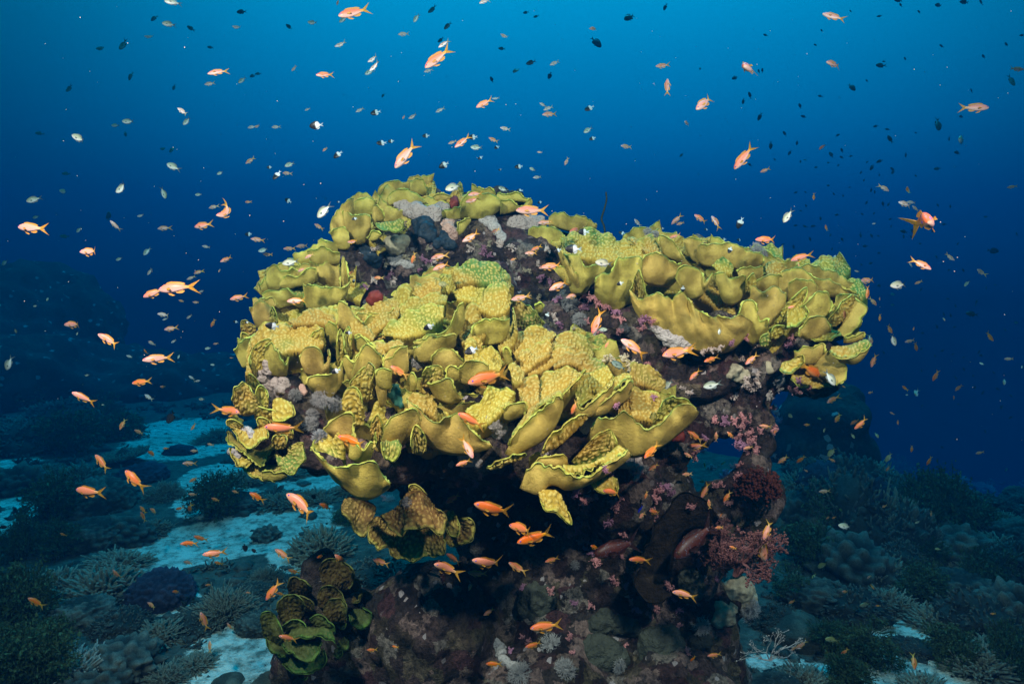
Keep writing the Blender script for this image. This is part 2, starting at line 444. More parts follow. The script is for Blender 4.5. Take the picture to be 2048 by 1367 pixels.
FISHM, _t, _b = nodes("fish_skin")
_a = N(_t, "ShaderNodeVertexColor", layer_name="Col"); _oi = N(_t, "ShaderNodeObjectInfo")
_hs = N(_t, "ShaderNodeHueSaturation"); _mv = N(_t, "ShaderNodeMapRange"); _mv.inputs[3].default_value = .80; _mv.inputs[4].default_value = 1.1
_mw = N(_t, "ShaderNodeMapRange"); _mw.inputs[3].default_value = .80; _mw.inputs[4].default_value = 1.10
_m7 = N(_t, "ShaderNodeMath", operation='MULTIPLY'); _m7.inputs[1].default_value = 9.17; _m8 = N(_t, "ShaderNodeMath", operation='FRACT')
_t.links.new(_oi.outputs["Random"], _m7.inputs[0]); _t.links.new(_m7.outputs[0], _m8.inputs[0]); _t.links.new(_m8.outputs[0], _mw.inputs[0]); _t.links.new(_mw.outputs[0], _hs.inputs["Saturation"])
_t.links.new(_oi.outputs["Random"], _mv.inputs[0]); _t.links.new(_mv.outputs[0], _hs.inputs["Value"]); _t.links.new(_a.outputs[0], _hs.inputs["Color"])
_t.links.new(_hs.outputs[0], _b.inputs["Base Color"]); _b.inputs["Roughness"].default_value = .42; _b.inputs["Specular IOR Level"].default_value = .35
FINM, _t, _b = nodes("fish_fin")
_a = N(_t, "ShaderNodeVertexColor", layer_name="Col"); _t.links.new(_a.outputs[0], _b.inputs["Base Color"])
_b.inputs["Roughness"].default_value = .5; _b.inputs["Transmission Weight"].default_value = 0.0
_tr = N(_t, "ShaderNodeBsdfTranslucent"); _t.links.new(_a.outputs[0], _tr.inputs[0])
_tp = N(_t, "ShaderNodeBsdfTransparent"); _ms = N(_t, "ShaderNodeMixShader"); _ms.inputs[0].default_value = .35
_ms2 = N(_t, "ShaderNodeMixShader"); _ms2.inputs[0].default_value = .18
_t.links.new(_b.outputs[0], _ms.inputs[1]); _t.links.new(_tr.outputs[0], _ms.inputs[2])
_t.links.new(_ms.outputs[0], _ms2.inputs[1]); _t.links.new(_tp.outputs[0], _ms2.inputs[2])
_t.links.new(_ms2.outputs[0], _t.nodes["Material Output"].inputs[0])
EYEM, _t, _b = nodes("fish_eye")
_a = N(_t, "ShaderNodeVertexColor", layer_name="Col"); _t.links.new(_a.outputs[0], _b.inputs["Base Color"]); _b.inputs["Roughness"].default_value = .15
# ------------------------------------------------------------------ scroll-coral fronds
def catmull(p, n):
    p = np.asarray(p, float)
    if len(p) == 2: p = np.array([p[0], p.mean(0), p[1]])
    q = np.concatenate([[2 * p[0] - p[1]], p, [2 * p[-1] - p[-2]]])
    out = []
    for i in range(1, len(q) - 2):
        t = np.linspace(0, 1, 24, endpoint=False)[:, None]
        a, b, c, d = q[i - 1], q[i], q[i + 1], q[i + 2]
        out.append(.5 * (2 * b + (c - a) * t + (2 * a - 5 * b + 4 * c - d) * t ** 2 + (3 * b - a - 3 * c + d) * t ** 3))
    out.append(p[-1:]); c = np.concatenate(out)
    s = np.concatenate([[0], np.cumsum(np.linalg.norm(np.diff(c, axis=0), axis=1))])
    u = np.linspace(0, s[-1], n)
    return np.stack([np.interp(u, s, c[:, k]) for k in range(p.shape[1])], -1), s[-1]
_fs = [0]
def frond_surface(Rm, Bs, kind, seed, bulge, step, ruffle, toward, root, thick=.0060):
    """Rm, Bs (n,3) world curves of rim and root; toward = unit vector out to the viewer's side"""
    NU = len(Rm)
    h = np.linalg.norm(Rm - Bs, axis=1).mean()
    L = np.linalg.norm(np.diff(.5 * (Rm + Bs), axis=0), axis=1).sum() + 1e-6
    NV = int(np.clip(h / step, 8, 150))
    nr = 4
    v = np.concatenate([np.linspace(-.45, 0, nr, endpoint=False), np.linspace(0, 1, NV)])
    u = np.linspace(0, 1, NU)
    U, Vv = np.meshgrid(u, v)                       # rows = v
    vc = np.clip(Vv, 0, 1)
    s_ = U * L; t_ = vc * h
    jag = vnoise(np.stack([u * L / .011, 0 * u + seed * 3.7, 0 * u], -1), seed) * .0055 + vnoise(np.stack([u * L / .04, 0 * u + seed * 1.7, 0 * u], -1), seed + 9) * .010
    e = (Rm - Bs); eu = e / (np.linalg.norm(e, axis=1, keepdims=True) + 1e-9)
    Rj = Rm + eu * jag[:, None]
    S = Bs[None] + (Rj - Bs)[None] * vc[..., None]
    S = S + toward * (bulge * 4 * (vc * (1 - vc)) ** 1.0)[..., None]
    # root: curls away into the rock
    back = np.clip(-Vv, 0, 1)
    S = S - toward * (root * back / .45)[..., None] - eu[None] * (h * .35 * back)[..., None]
    # ruffles growing to the rim, radial ridges, rim lip
    f = L / .055
    ph = seed * 1.3
    ruf = np.sin(2 * np.pi * (f * U + .25 * fbm(np.stack([U * f * .6, vc, 0 * U + seed], -1), seed, 2)) + ph) * .6 + vnoise(np.stack([U * f * 1.2, 0 * U + seed, vc * .6], -1), seed + 3)
    rid = vnoise(np.stack([U * L / .016, vc * h / .11, 0 * U + seed], -1), seed + 5) * .0016 + vnoise(np.stack([U * L / .05, vc * h / .05, 0 * U + seed], -1), seed + 6) * .0090 + vnoise(np.stack([U * L / .021, vc * h / .024, 0 * U + seed], -1), seed + 8) * .0028 + vnoise(np.stack([U * L / .3, vc * h / .018, 0 * U + seed], -1), seed + 7) * .0014
    lip = np.clip((vc - .70) / .30, 0, 1) ** 2
    sign = 1 if kind in ('s', 'h') else -1
    S = S + toward * (ruffle * np.minimum(1, h / .09) * ruf * np.clip(vc, 0, 1) ** 2.2 + rid + sign * .008 * lip)[..., None]
    du = np.gradient(S, axis=1); dv = np.gradient(S, axis=0)
    n = np.cross(du, dv); n /= np.linalg.norm(n, axis=-1, keepdims=True) + 1e-12
    flip = (n[nr:].reshape(-1, 3) @ toward).mean() < 0
    if flip: n = -n
    th = thick * .5 * (1 - .55 * np.clip((vc - .8) / .2, 0, 1))
    edge = np.minimum(np.minimum(U, 1 - U) * L / .012, 1)
    th = th * (.35 + .65 * edge)
    # polyps
    c = .0098
    wx = vnoise(np.stack([s_ / .03, t_ / .03, 0 * s_ + seed], -1), seed + 21) * .35; wy = vnoise(np.stack([s_ / .03, t_ / .03, 0 * s_ + seed + 5], -1), seed + 22) * .35
    w = worley(np.stack([s_ / c + wx, t_ / c + wy], -1), seed)
    szv = .43 + .10 * vnoise(np.stack([s_ / .012, t_ / .012, 0 * s_ + seed], -1), seed + 23)
    pol = np.sqrt(np.clip(1 - (w / szv) ** 2, 0, 1)) * np.clip((Vv + .02) * 30, 0, 1)
    front_b = kind in ('b', 'h')
    hb = .0046
    F = S + n * (th + (hb * pol * np.clip((1 - vc) * 25, .3, 1) if front_b else 0))[..., None]
    B = S - n * (th + (hb * pol if not front_b else 0))[..., None]
    rimd = np.minimum((1 - vc) * h, np.minimum(U, 1 - U) * L * 1.0 + (1 - vc) * .02)
    rim = np.clip(1 - rimd / .0075, 0, 1) ** .8
    rim2 = np.clip(1 - (1 - vc) * h / .04, 0, 1) * .13
    rm = np.maximum(rim, rim2)
    tip = np.clip((pol - .50) / .45, 0, 1)
    one = np.ones_like(rm)
    CF = np.stack([tip if front_b else 0 * tip, rm, one if front_b else 0 * one], -1)
    CB = np.stack([tip if not front_b else 0 * tip, rm, one if not front_b else 0 * one], -1)
    nv = S.shape[0]
    # rim bead between the faces
    idx = np.arange(nv * NU).reshape(nv, NU); off = nv * NU
    q = np.stack([idx[:-1, :-1], idx[:-1, 1:], idx[1:, 1:], idx[1:, :-1]], -1).reshape(-1, 4)
    if flip: q = q[:, ::-1]
    loop = np.concatenate([idx[:, 0], idx[-1, 1:], idx[::-1, -1][1:], idx[0, ::-1][1:]])
    OUT = np.zeros_like(S); nd = lambda q_: q_ / (np.linalg.norm(q_, axis=-1, keepdims=True) + 1e-12)
    OUT[:, 0] -= nd(du[:, 0]); OUT[:, -1] += nd(du[:, -1]); OUT[-1] += nd(dv[-1]); OUT[0] -= nd(dv[0]); OUT = nd(OUT)
    bead = (.9 + .5 * vnoise(np.stack([S[..., 0] / .007, S[..., 1] / .007, S[..., 2] / .007], -1), seed))
    M = S + OUT * (th * 1.1 * np.clip(bead, .3, 1.6))[..., None]
    lm = loop[:-1]; m_ = len(lm)
    ml = 2 * off + np.arange(m_); mn = 2 * off + (np.arange(m_) + 1) % m_
    a, b = loop[:-1], loop[1:]
    st = np.concatenate([np.stack([a, b, mn, ml], -1), np.stack([ml, mn, b + off, a + off], -1)])
    if not flip: st = st[:, ::-1]
    V = np.concatenate([F.reshape(-1, 3), B.reshape(-1, 3), M.reshape(-1, 3)[lm]])
    CM_ = CF.reshape(-1, 3)[lm].copy(); CM_[:, 0] = 0
    C = np.concatenate([CF.reshape(-1, 3), CB.reshape(-1, 3), CM_])
    return V, [q, q[:, ::-1] + off, st], C
NFROND = [0]
def frond(parent, rim, base, D, kind, mat, seed=None, step=.0027, root=.12, bul=None, ruf=.021, span=None):
    """rim/base in photo pixels (n,2); D = depth of its middle; kind s: smooth outer wall, b: polyp face leaning back, h: polyp face hanging forward"""
    NFROND[0] += 1
    if seed is None: seed = NFROND[0]
    rim = np.asarray(rim, float); base = np.asarray(base, float)
    base = base.mean(0) + (base - base.mean(0)) * 1.18 + (base.mean(0) - rim.mean(0)) * .08
    Lpx = np.linalg.norm(np.diff(rim, axis=0), axis=1).sum()
    NU = int(np.clip(Lpx * PX * D / step, 12, 240))
    Rp, _ = catmull(rim, NU); Bp, _ = catmull(base, NU)
    hpx = np.linalg.norm(Rp - Bp, axis=1).mean(); h = hpx * PX * D
    wm = Lpx * PX * D
    u = np.linspace(-1, 1, NU)
    if kind == 's': dr, db, bl, cv = -.18 * h, .30 * h, .16 * h, .10 * wm
    elif kind == 'h': dr, db, bl, cv = -.35 * h, .25 * h, .10 * h, .06 * wm
    else: dr, db, bl, cv = .62 * h, -.22 * h, -.05 * h, -.05 * wm
    if bul is not None: bl = bul * h
    cv = np.clip(cv, -.06, .09)
    Rm = P(Rp[:, 0], Rp[:, 1], D + dr + cv * u ** 2)
    Bs = P(Bp[:, 0], Bp[:, 1], D + db + cv * .7 * u ** 2)
    c = P(Rp[:, 0].mean(), Rp[:, 1].mean(), D)
    tw = ORI - c; tw /= np.linalg.norm(tw)
    if kind == 'b': tw = tw + np.array([0, 0, .5]); tw /= np.linalg.norm(tw)
    V, F, C = frond_surface(Rm, Bs, kind, seed, bl, step, ruf, tw, root)
    o = np.array(parent.location)
    me = mesh("frond", V - o, F, C)
    return link("frond", me, mat, parent)

CROPS = {'T': (400, 320, 2.926), 'U': (1050, 420, 2.731), 'G': (420, 620, 3.413), 'I': (900, 640, 3.413), 'J': (500, 920, 2.926), 'K': (700, 400, 3.7236)}
def parse(txt):
    for ln in txt.strip().splitlines():
        ln = ln.strip()
        if not ln: continue
        hd, r, b = ln.split('/')
        hd = hd.split()
        kind = hd[0]; off = float(hd[2]) if len(hd) > 2 else 0.0
        ox, oy, s = CROPS[hd[1]]
        pts = lambda q: np.array([[float(a) for a in w.split(',')] for w in q.split()]) / s + (ox, oy)
        yield kind, off, pts(r), pts(b)

D_front = lambda x, y: 1.58 + (960 - y) * .00125
D_low = lambda x, y: 1.74 + abs(y - 870) * .0006
D_tier = lambda x, y: 1.86 + (720 - y) * .0016 if y < 720 else 1.86 + (y - 720) * .0012
D_dome = lambda x, y: 2.30 + (480 - y) * .0022
D_back = lambda x, y: 2.12 + (640 - y) * .0016
D_under = lambda x, y: 1.80
COLONY = {}
def colony(key, label, Df, txt, mat, mid, filler=None):
    r = empty("scroll_coral", P(*mid))
    thing(r, "=" + label, "coral", mid[:2], "yellow scroll coral colonies")
    COLONY[key] = r
    for kind, off, rim, base in parse(txt):
        cy = (rim[:, 1].mean() + base[:, 1].mean()) / 2; cx = (rim[:, 0].mean() + base[:, 0].mean()) / 2
        frond(r, rim, base, Df(cx, cy) + off - .02 + .022 * math.sin(NFROND[0] * 12.9898), kind, mat)
    if filler:
        rg = np.random.default_rng(hash(key) % 1000 if False else sum(map(ord, key)))
        poly, n, szr, off = filler
        poly = np.array(poly, float); lo = poly.min(0); hi = poly.max(0); k = 0
        while k < n:
            p = lo + rg.random(2) * (hi - lo)
            ins = False
            for a, b in zip(poly, np.roll(poly, -1, 0)):
                if (a[1] > p[1]) != (b[1] > p[1]) and p[0] < (b[0] - a[0]) * (p[1] - a[1]) / (b[1] - a[1]) + a[0]: ins = not ins
            if not ins: continue
            k += 1
            s = szr[0] + rg.random() * (szr[1] - szr[0]); th = rg.normal(0, .40)
            up = np.array([math.sin(th), -math.cos(th)]); sd = np.array([math.cos(th), math.sin(th)])
            a = np.linspace(-1, 1, 9); ph = rg.random() * 6.28; wv = rg.uniform(2.0, 4.2); wd = rg.uniform(.95, 1.7)
            rim = np.array([p + up * s * (.50 + .16 * math.cos(q * 1.4) + .09 * math.sin(q * wv + ph) + rg.normal(0, .035)) + sd * s * (q * wd + rg.normal(0, .04)) for q in a])
            base = np.array([p - up * s * (.40 - .08 * math.sin(q * wv + ph)) + sd * s * q * wd * .72 for q in a])
            frond(r, rim, base, Df(*p) + off + .03 + rg.random() * .045, 's' if rg.random() < .45 else 'b', mat)
    return r
colony('dome', "tallest yellow scroll coral cap with sponge-covered rock, forming the dome of the reef head", D_dome, """
s T/755,425 770,370 800,300 855,245 900,235/890,530 880,500 885,460 890,420 895,380
s T -.03/835,320 850,300 900,330 940,315 990,320 1000,345/870,440 885,460 900,470 930,475 960,460 985,420
s T/870,235 910,205 960,200 1015,210 1030,235/900,300 925,310 950,310 980,300 990,290
s T/1030,210 1040,180 1075,145 1130,125 1200,115 1240,125/1070,260 1090,250 1110,230 1140,215 1180,200 1220,190
s T -.04/1100,215 1130,180 1190,165 1240,180 1290,205 1320,235/1120,260 1150,250 1190,255 1230,250 1270,250 1300,250
s T/1215,125 1245,95 1290,85 1330,75 1370,80/1230,175 1260,175 1290,180 1320,170 1345,140
s T -.03/1225,130 1260,115 1300,120 1330,160/1240,190 1270,195 1295,195 1315,195
s T/1365,215 1390,200 1430,195 1470,210/1390,235 1410,230 1430,230 1450,230
s T -.05/1525,255 1545,215 1600,195 1680,200 1740,225 1765,260/1540,330 1570,325 1610,330 1660,330 1700,310 1735,290
s T/1760,255 1800,240 1850,255 1900,245 1940,240/1770,310 1810,300 1850,290 1890,285 1930,265
s T/1590,145 1650,165 1700,170 1730,195/1600,190 1650,195 1690,200 1720,215
s T/1740,190 1790,200 1840,195 1890,215 1945,235/1750,230 1800,235 1850,235 1890,240 1930,250
s T -.05/1005,310 1030,260 1060,280 1080,330/1020,370 1035,350 1050,350 1070,345
h T -.06/1030,370 1060,400 1120,425 1180,400 1188,350/1060,375 1085,370 1110,368 1140,365 1160,350
s T -.03/985,465 1000,430 1030,420 1060,435/1000,470 1015,465 1030,460 1045,450
s T/765,430 790,400 830,390 870,420/800,500 820,510 850,510 870,500
s T -.02/1510,420 1520,380 1550,350 1580,330/1520,430 1540,410 1560,380 1580,360
b T/1230,120 1290,100 1350,95 1380,130/1240,210 1280,220 1330,220 1370,200
s T/905,245 940,230 990,230 1020,250/910,310 940,320 980,320 1010,300
""", YELLOW, (870, 430, 2.4), ([(690, 460), (760, 425), (840, 395), (960, 412), (1050, 435), (1000, 450), (840, 425), (740, 480)], 22, (24, 40), .02))
colony('saddle', "small yellow scroll coral fronds on the saddle between the dome and the tier", lambda x, y: 2.42, """
s U/20,110 50,90 110,85 170,90 210,125 225,150/30,180 60,200 90,215 130,220 170,215 200,200
s U .08/130,25 180,20 250,30 310,45 350,60 390,85/150,90 190,90 230,100 280,110 320,115 360,110
s U .08/330,80 350,50 375,75 395,80/340,110 355,110 370,105 385,100
s U -.02/140,170 160,145 190,150 205,175/150,200 165,200 180,200 195,195
s K/1495,300 1520,275 1550,280 1560,320/1515,350 1530,350 1545,345 1555,340
""", YELLOW, (1110, 470, 2.4))
colony('back', "greener yellow scroll coral cluster tucked behind at the shaded side of the dome", D_back, """
s T/375,800 385,770 440,745 500,750 560,790 600,790/470,860 490,850 520,840 545,840 570,850 590,850
s T -.04/600,720 640,740 720,745 800,745 850,740 880,710/640,850 680,855 720,850 760,840 800,825 840,790
s T/640,595 690,610 740,590 780,600 815,610/690,700 720,720 750,730 780,735 810,740
s T -.05/820,740 825,640 835,555 850,600 870,680/830,760 840,760 850,760 855,760 860,760
s T/385,710 400,650 440,620 480,660 545,640 570,690/420,770 440,760 460,750 490,745 520,745 550,740
s T -.03/470,700 510,670 560,690 620,640 680,640/480,740 510,740 540,740 570,730 650,720
s T/435,640 455,620 500,600 560,640 620,640 680,640/480,700 510,700 540,700 570,710 620,705 670,700
s T/545,560 590,520 650,495 700,475 740,470 800,480/590,610 620,600 660,595 700,590 740,590 790,560
s T -.03/630,545 680,520 720,500 760,530 820,540/660,600 690,600 720,600 760,600 800,600
s T/295,880 310,850 350,815 400,830 420,860/330,960 350,970 370,975 400,975 430,960
h T/405,880 420,840 440,870 455,940/420,960 430,970 440,970 450,960
h T .02/235,960 245,935 290,950 330,970/250,1020 270,1030 290,1030 320,1010
h T .04/240,1060 250,1020 290,1030 320,1050/260,1090 275,1085 285,1085 300,1080
h T .05/245,1090 265,1070 290,1075 300,1090/260,1120 270,1120 280,1120 290,1115
s T/690,480 720,470 760,480 800,500/700,560 730,570 760,570 790,560
s T -.04/560,620 600,600 640,605 660,640/580,680 600,690 620,690 645,680
s T -.05/380,820 400,790 430,800 450,840/400,850 415,855 430,855 440,850
s T/700,610 690,560 720,540 750,560/710,640 720,640 730,640 740,630
""", YELLOW, (600, 560, 2.2), ([(520, 620), (565, 550), (665, 515), (690, 570), (680, 600), (560, 630)], 40, (22, 40), .03))
colony('front', "broad yellow scroll coral thicket on the front shoulder, knobbly plates just below the deep recess", D_front, """
b T/1490,700 1480,650 1530,600 1600,580 1670,580 1740,610 1800,670 1810,720/1520,720 1550,720 1590,715 1640,715 1690,720 1730,725 1760,735 1790,745
b T .03/1740,620 1790,640 1815,700 1810,760 1780,800/1740,700 1760,710 1775,730 1780,750 1770,780
b T/1255,780 1260,730 1310,695 1370,680 1410,680/1290,820 1310,815 1340,805 1370,800 1400,790
b T .02/1400,680 1430,660 1480,660 1500,700/1420,760 1440,760 1460,755 1480,750
b T/1475,760 1520,715 1590,690 1650,685 1700,720 1710,760/1520,810 1560,820 1600,830 1640,850 1670,870 1700,880
b T -.02/1640,830 1670,770 1720,710 1760,710 1790,750 1820,820/1640,860 1680,880 1710,900 1740,900 1770,890 1800,860
b T/1150,890 1190,840 1250,800 1320,790 1390,780 1450,790/1190,910 1230,910 1270,890 1320,870 1370,850 1420,840
b T .04/930,890 960,850 1020,810 1090,785 1140,780 1160,820/1000,990 1020,1000 1050,980 1090,960 1120,940 1150,900
b T .05/1145,830 1150,760 1190,740 1230,750 1240,800 1270,830/1160,890 1180,880 1190,870 1210,860 1220,850 1240,840
b T/1045,1010 1120,950 1200,890 1290,850 1370,840 1430,850/1150,1020 1200,1030 1250,1020 1300,1000 1350,960 1400,920
s T -.02/1240,1060 1300,1050 1360,1030 1430,1000 1480,930 1510,850 1540,820/1290,1070 1340,1080 1390,1080 1440,1060 1480,1030 1510,990 1530,930
s T/795,960 800,900 805,830 830,810 870,850 920,920 950,960/820,980 840,985 860,985 880,990 910,995 930,995 950,1000
b T/505,945 560,920 610,890 670,865 730,880 790,920/560,960 600,955 640,950 690,950 740,960 790,980
""", YELLOW, (880, 620, 1.95), ([(640, 650), (760, 590), (920, 540), (1000, 590), (1020, 680), (900, 690), (700, 690)], 46, (26, 46), .05))
colony('middle', "tightly folded yellow scroll coral mid-way down the front shoulder, beside grey sponge lobes", D_front, """
b T/285,1100 300,1030 360,980 440,955 520,950 600,950 680,970 720,1010/300,1230 350,1210 400,1170 460,1140 520,1120 580,1110 640,1100 690,1080
h T/290,1200 285,1150 310,1090 350,1060 400,1050 420,1060/330,1270 340,1260 360,1240 380,1220 400,1200 420,1190
s T -.02/385,1080 420,1060 440,1110 480,1180 500,1200 520,1160/380,1220 410,1240 440,1245 465,1250 485,1250 500,1250
h T/640,1080 650,1020 690,990 720,1000 730,1060/650,1120 670,1120 690,1120 710,1115 725,1110
s T -.02/735,980 760,940 800,970 820,1030/740,1030 760,1060 790,1090 810,1100
h T -.03/810,1150 800,1050 820,985 840,1040 845,1100/800,1180 815,1190 825,1190 830,1190 835,1180
h T -.03/850,1130 840,1050 870,980 890,1040/855,1160 865,1165 875,1165 885,1150
s T/580,1150 600,1110 660,1100 710,1130 730,1190 760,1150 755,1110/620,1230 640,1240 670,1250 700,1260 720,1265 735,1260 745,1250
s T/840,1200 850,1140 900,1170 950,1090 1010,1080 1060,1190/880,1270 900,1275 930,1275 970,1270 1000,1265 1040,1220
s T/900,1030 930,1015 980,1050 1030,1100 1070,1180/920,1100 940,1110 970,1130 1000,1150 1040,1190
b T/960,1075 1000,1060 1060,1060 1090,1110/980,1140 1010,1140 1040,1150 1070,1160
s T/625,1310 640,1270 690,1260 760,1250 810,1210 835,1170/690,1370 710,1375 740,1375 770,1360 800,1320 820,1290
s T/1075,1210 1090,1170 1130,1130 1180,1100 1215,1090/1100,1230 1130,1240 1160,1240 1190,1235 1210,1220
s T -.02/1250,1110 1290,1095 1330,1050 1390,1030 1450,1020 1500,1030/1270,1150 1310,1165 1360,1160 1410,1140 1450,1110 1480,1080
s T/1355,1180 1360,1130 1410,1100 1470,1090 1510,1130 1540,1170/1390,1230 1410,1230 1440,1225 1470,1215 1500,1210 1530,1210
b T/1560,1040 1600,1030 1680,1060 1740,1120 1775,1190/1560,1180 1600,1190 1640,1200 1690,1215 1740,1220
b T/1510,1000 1540,920 1570,860 1620,830 1640,890 1660,950/1540,1050 1560,1060 1590,1060 1620,1050 1640,1040 1660,1020
s T -.02/1590,1010 1600,960 1650,930 1710,930 1760,935 1815,910/1620,1050 1650,1060 1690,1065 1720,1060 1750,1050 1790,1010
b T/1700,930 1720,890 1770,885 1815,915/1720,950 1750,955 1780,955 1800,950
b T/1740,1060 1800,1000 1840,920 1835,860/1760,1110 1800,1090 1830,1060 1850,1000
h T .10/1830,840 1880,830 1940,850 1990,900 2020,950/1840,980 1870,985 1910,985 1950,985 1980,980
s T .10/1960,855 1985,830 2005,840 2008,870/1965,880 1980,885 1990,885 2000,885
s K/35,1000 80,990 140,1040 190,1060 260,1065/50,1060 90,1080 140,1090 190,1100 240,1100
s K/0,1330 20,1250 50,1160 100,1090 160,1100 240,1190/30,1340 60,1340 100,1330 140,1310 180,1290 220,1250
b K/180,1060 260,1060 330,1040 400,1060/200,1110 260,1120 320,1110 380,1100
s K/245,1190 260,1150 320,1100 380,1090 430,1100/260,1260 300,1270 340,1270 380,1260 420,1230
s K -.02/190,1290 210,1260 260,1240 310,1250/200,1360 230,1380 260,1390 300,1380
h K/85,1290 130,1220 170,1230 190,1270/100,1340 130,1350 150,1350 180,1340
b K .02/870,1030 890,1000 940,1010 980,1060/880,1070 910,1080 940,1090 970,1090
b K/0,920 60,920 130,950 190,1010/20,990 60,1000 110,1010 160,1040
""", YELLOW, (700, 720, 1.9), ([(510, 690), (640, 660), (800, 680), (1010, 680), (1010, 760), (860, 800), (700, 790), (560, 780)], 52, (26, 46), .05))
colony('lowerfront', "big smooth yellow scroll coral cups along the lower front lip, over the drooping brown plates", D_front, """
s G -.06/695,945 740,990 800,1040 900,1065 1010,1055 1100,1050 1170,1090 1225,1170/860,1150 890,1170 930,1195 970,1230 1010,1250 1060,1255 1120,1240 1190,1200
b G -.03/695,945 720,880 790,810 830,770/900,1000 900,960 890,900 880,860
s G -.04/780,820 820,770 900,720 960,715 980,760 970,830 1000,920/870,880 890,890 910,910 930,930 945,950 960,960 975,970
s G -.05/970,830 1000,910 1040,960 1100,900 1140,890 1130,830/960,990 980,1000 1010,1010 1050,1010 1080,1000 1100,980
h G/1090,780 1110,720 1150,705 1180,760 1190,850/1110,880 1125,885 1140,885 1155,880 1170,875
s G -.03/1170,890 1200,800 1250,740 1330,700 1400,690 1440,750/1220,900 1250,920 1290,910 1330,880 1370,840 1410,800
h G -.06/1170,900 1180,970 1210,1040 1250,1050 1290,1000 1310,930/1200,900 1215,905 1230,910 1250,905 1265,900 1280,895
h G/1370,930 1380,850 1400,780 1440,800 1480,900/1390,960 1400,960 1420,960 1440,960 1465,955
s G -.05/1335,600 1400,640 1470,700 1540,760 1600,730 1680,710 1720,760 1800,840 1870,890 1910,905/1420,760 1450,840 1490,880 1530,910 1580,930 1640,950 1700,955 1760,950 1820,935 1880,920
b G/1340,590 1400,560 1480,570 1530,600 1540,680/1430,690 1460,690 1490,700 1510,710 1530,730
s G -.03/1480,500 1520,490 1570,490 1640,480 1680,540 1720,590/1530,560 1560,590 1600,610 1640,620 1670,615 1700,610
b I -.03/110,610 150,570 230,520 270,440 350,430 420,470 440,500 430,560/140,680 180,700 220,700 260,690 300,660 340,620 370,590 390,580
h G -.04/915,640 910,580 940,540 990,530 1030,570 1040,640/930,720 950,750 975,765 1000,770 1025,760 1040,720
h G/950,510 990,460 1040,400 1090,380 1120,400 1110,480/970,560 1000,580 1040,600 1070,600 1090,590 1110,570
s G/1120,490 1135,410 1170,390 1215,400/1160,630 1170,630 1185,620 1200,560
s G -.02/1360,470 1370,420 1400,430 1410,490/1370,530 1380,540 1395,540 1405,530
h G .03/1450,430 1500,390 1560,390 1600,430/1450,500 1490,510 1540,510 1590,500
s G/1610,460 1620,400 1670,380 1700,400/1640,470 1655,475 1670,475 1690,470
s G/1690,440 1720,390 1780,365 1860,370 1900,400/1720,480 1760,490 1800,480 1850,470 1890,450
""", YELLOW, (780, 860, 1.75), ([(640, 800), (720, 790), (860, 790), (1000, 780), (1000, 850), (900, 890), (740, 880), (650, 850)], 34, (28, 46), .06))
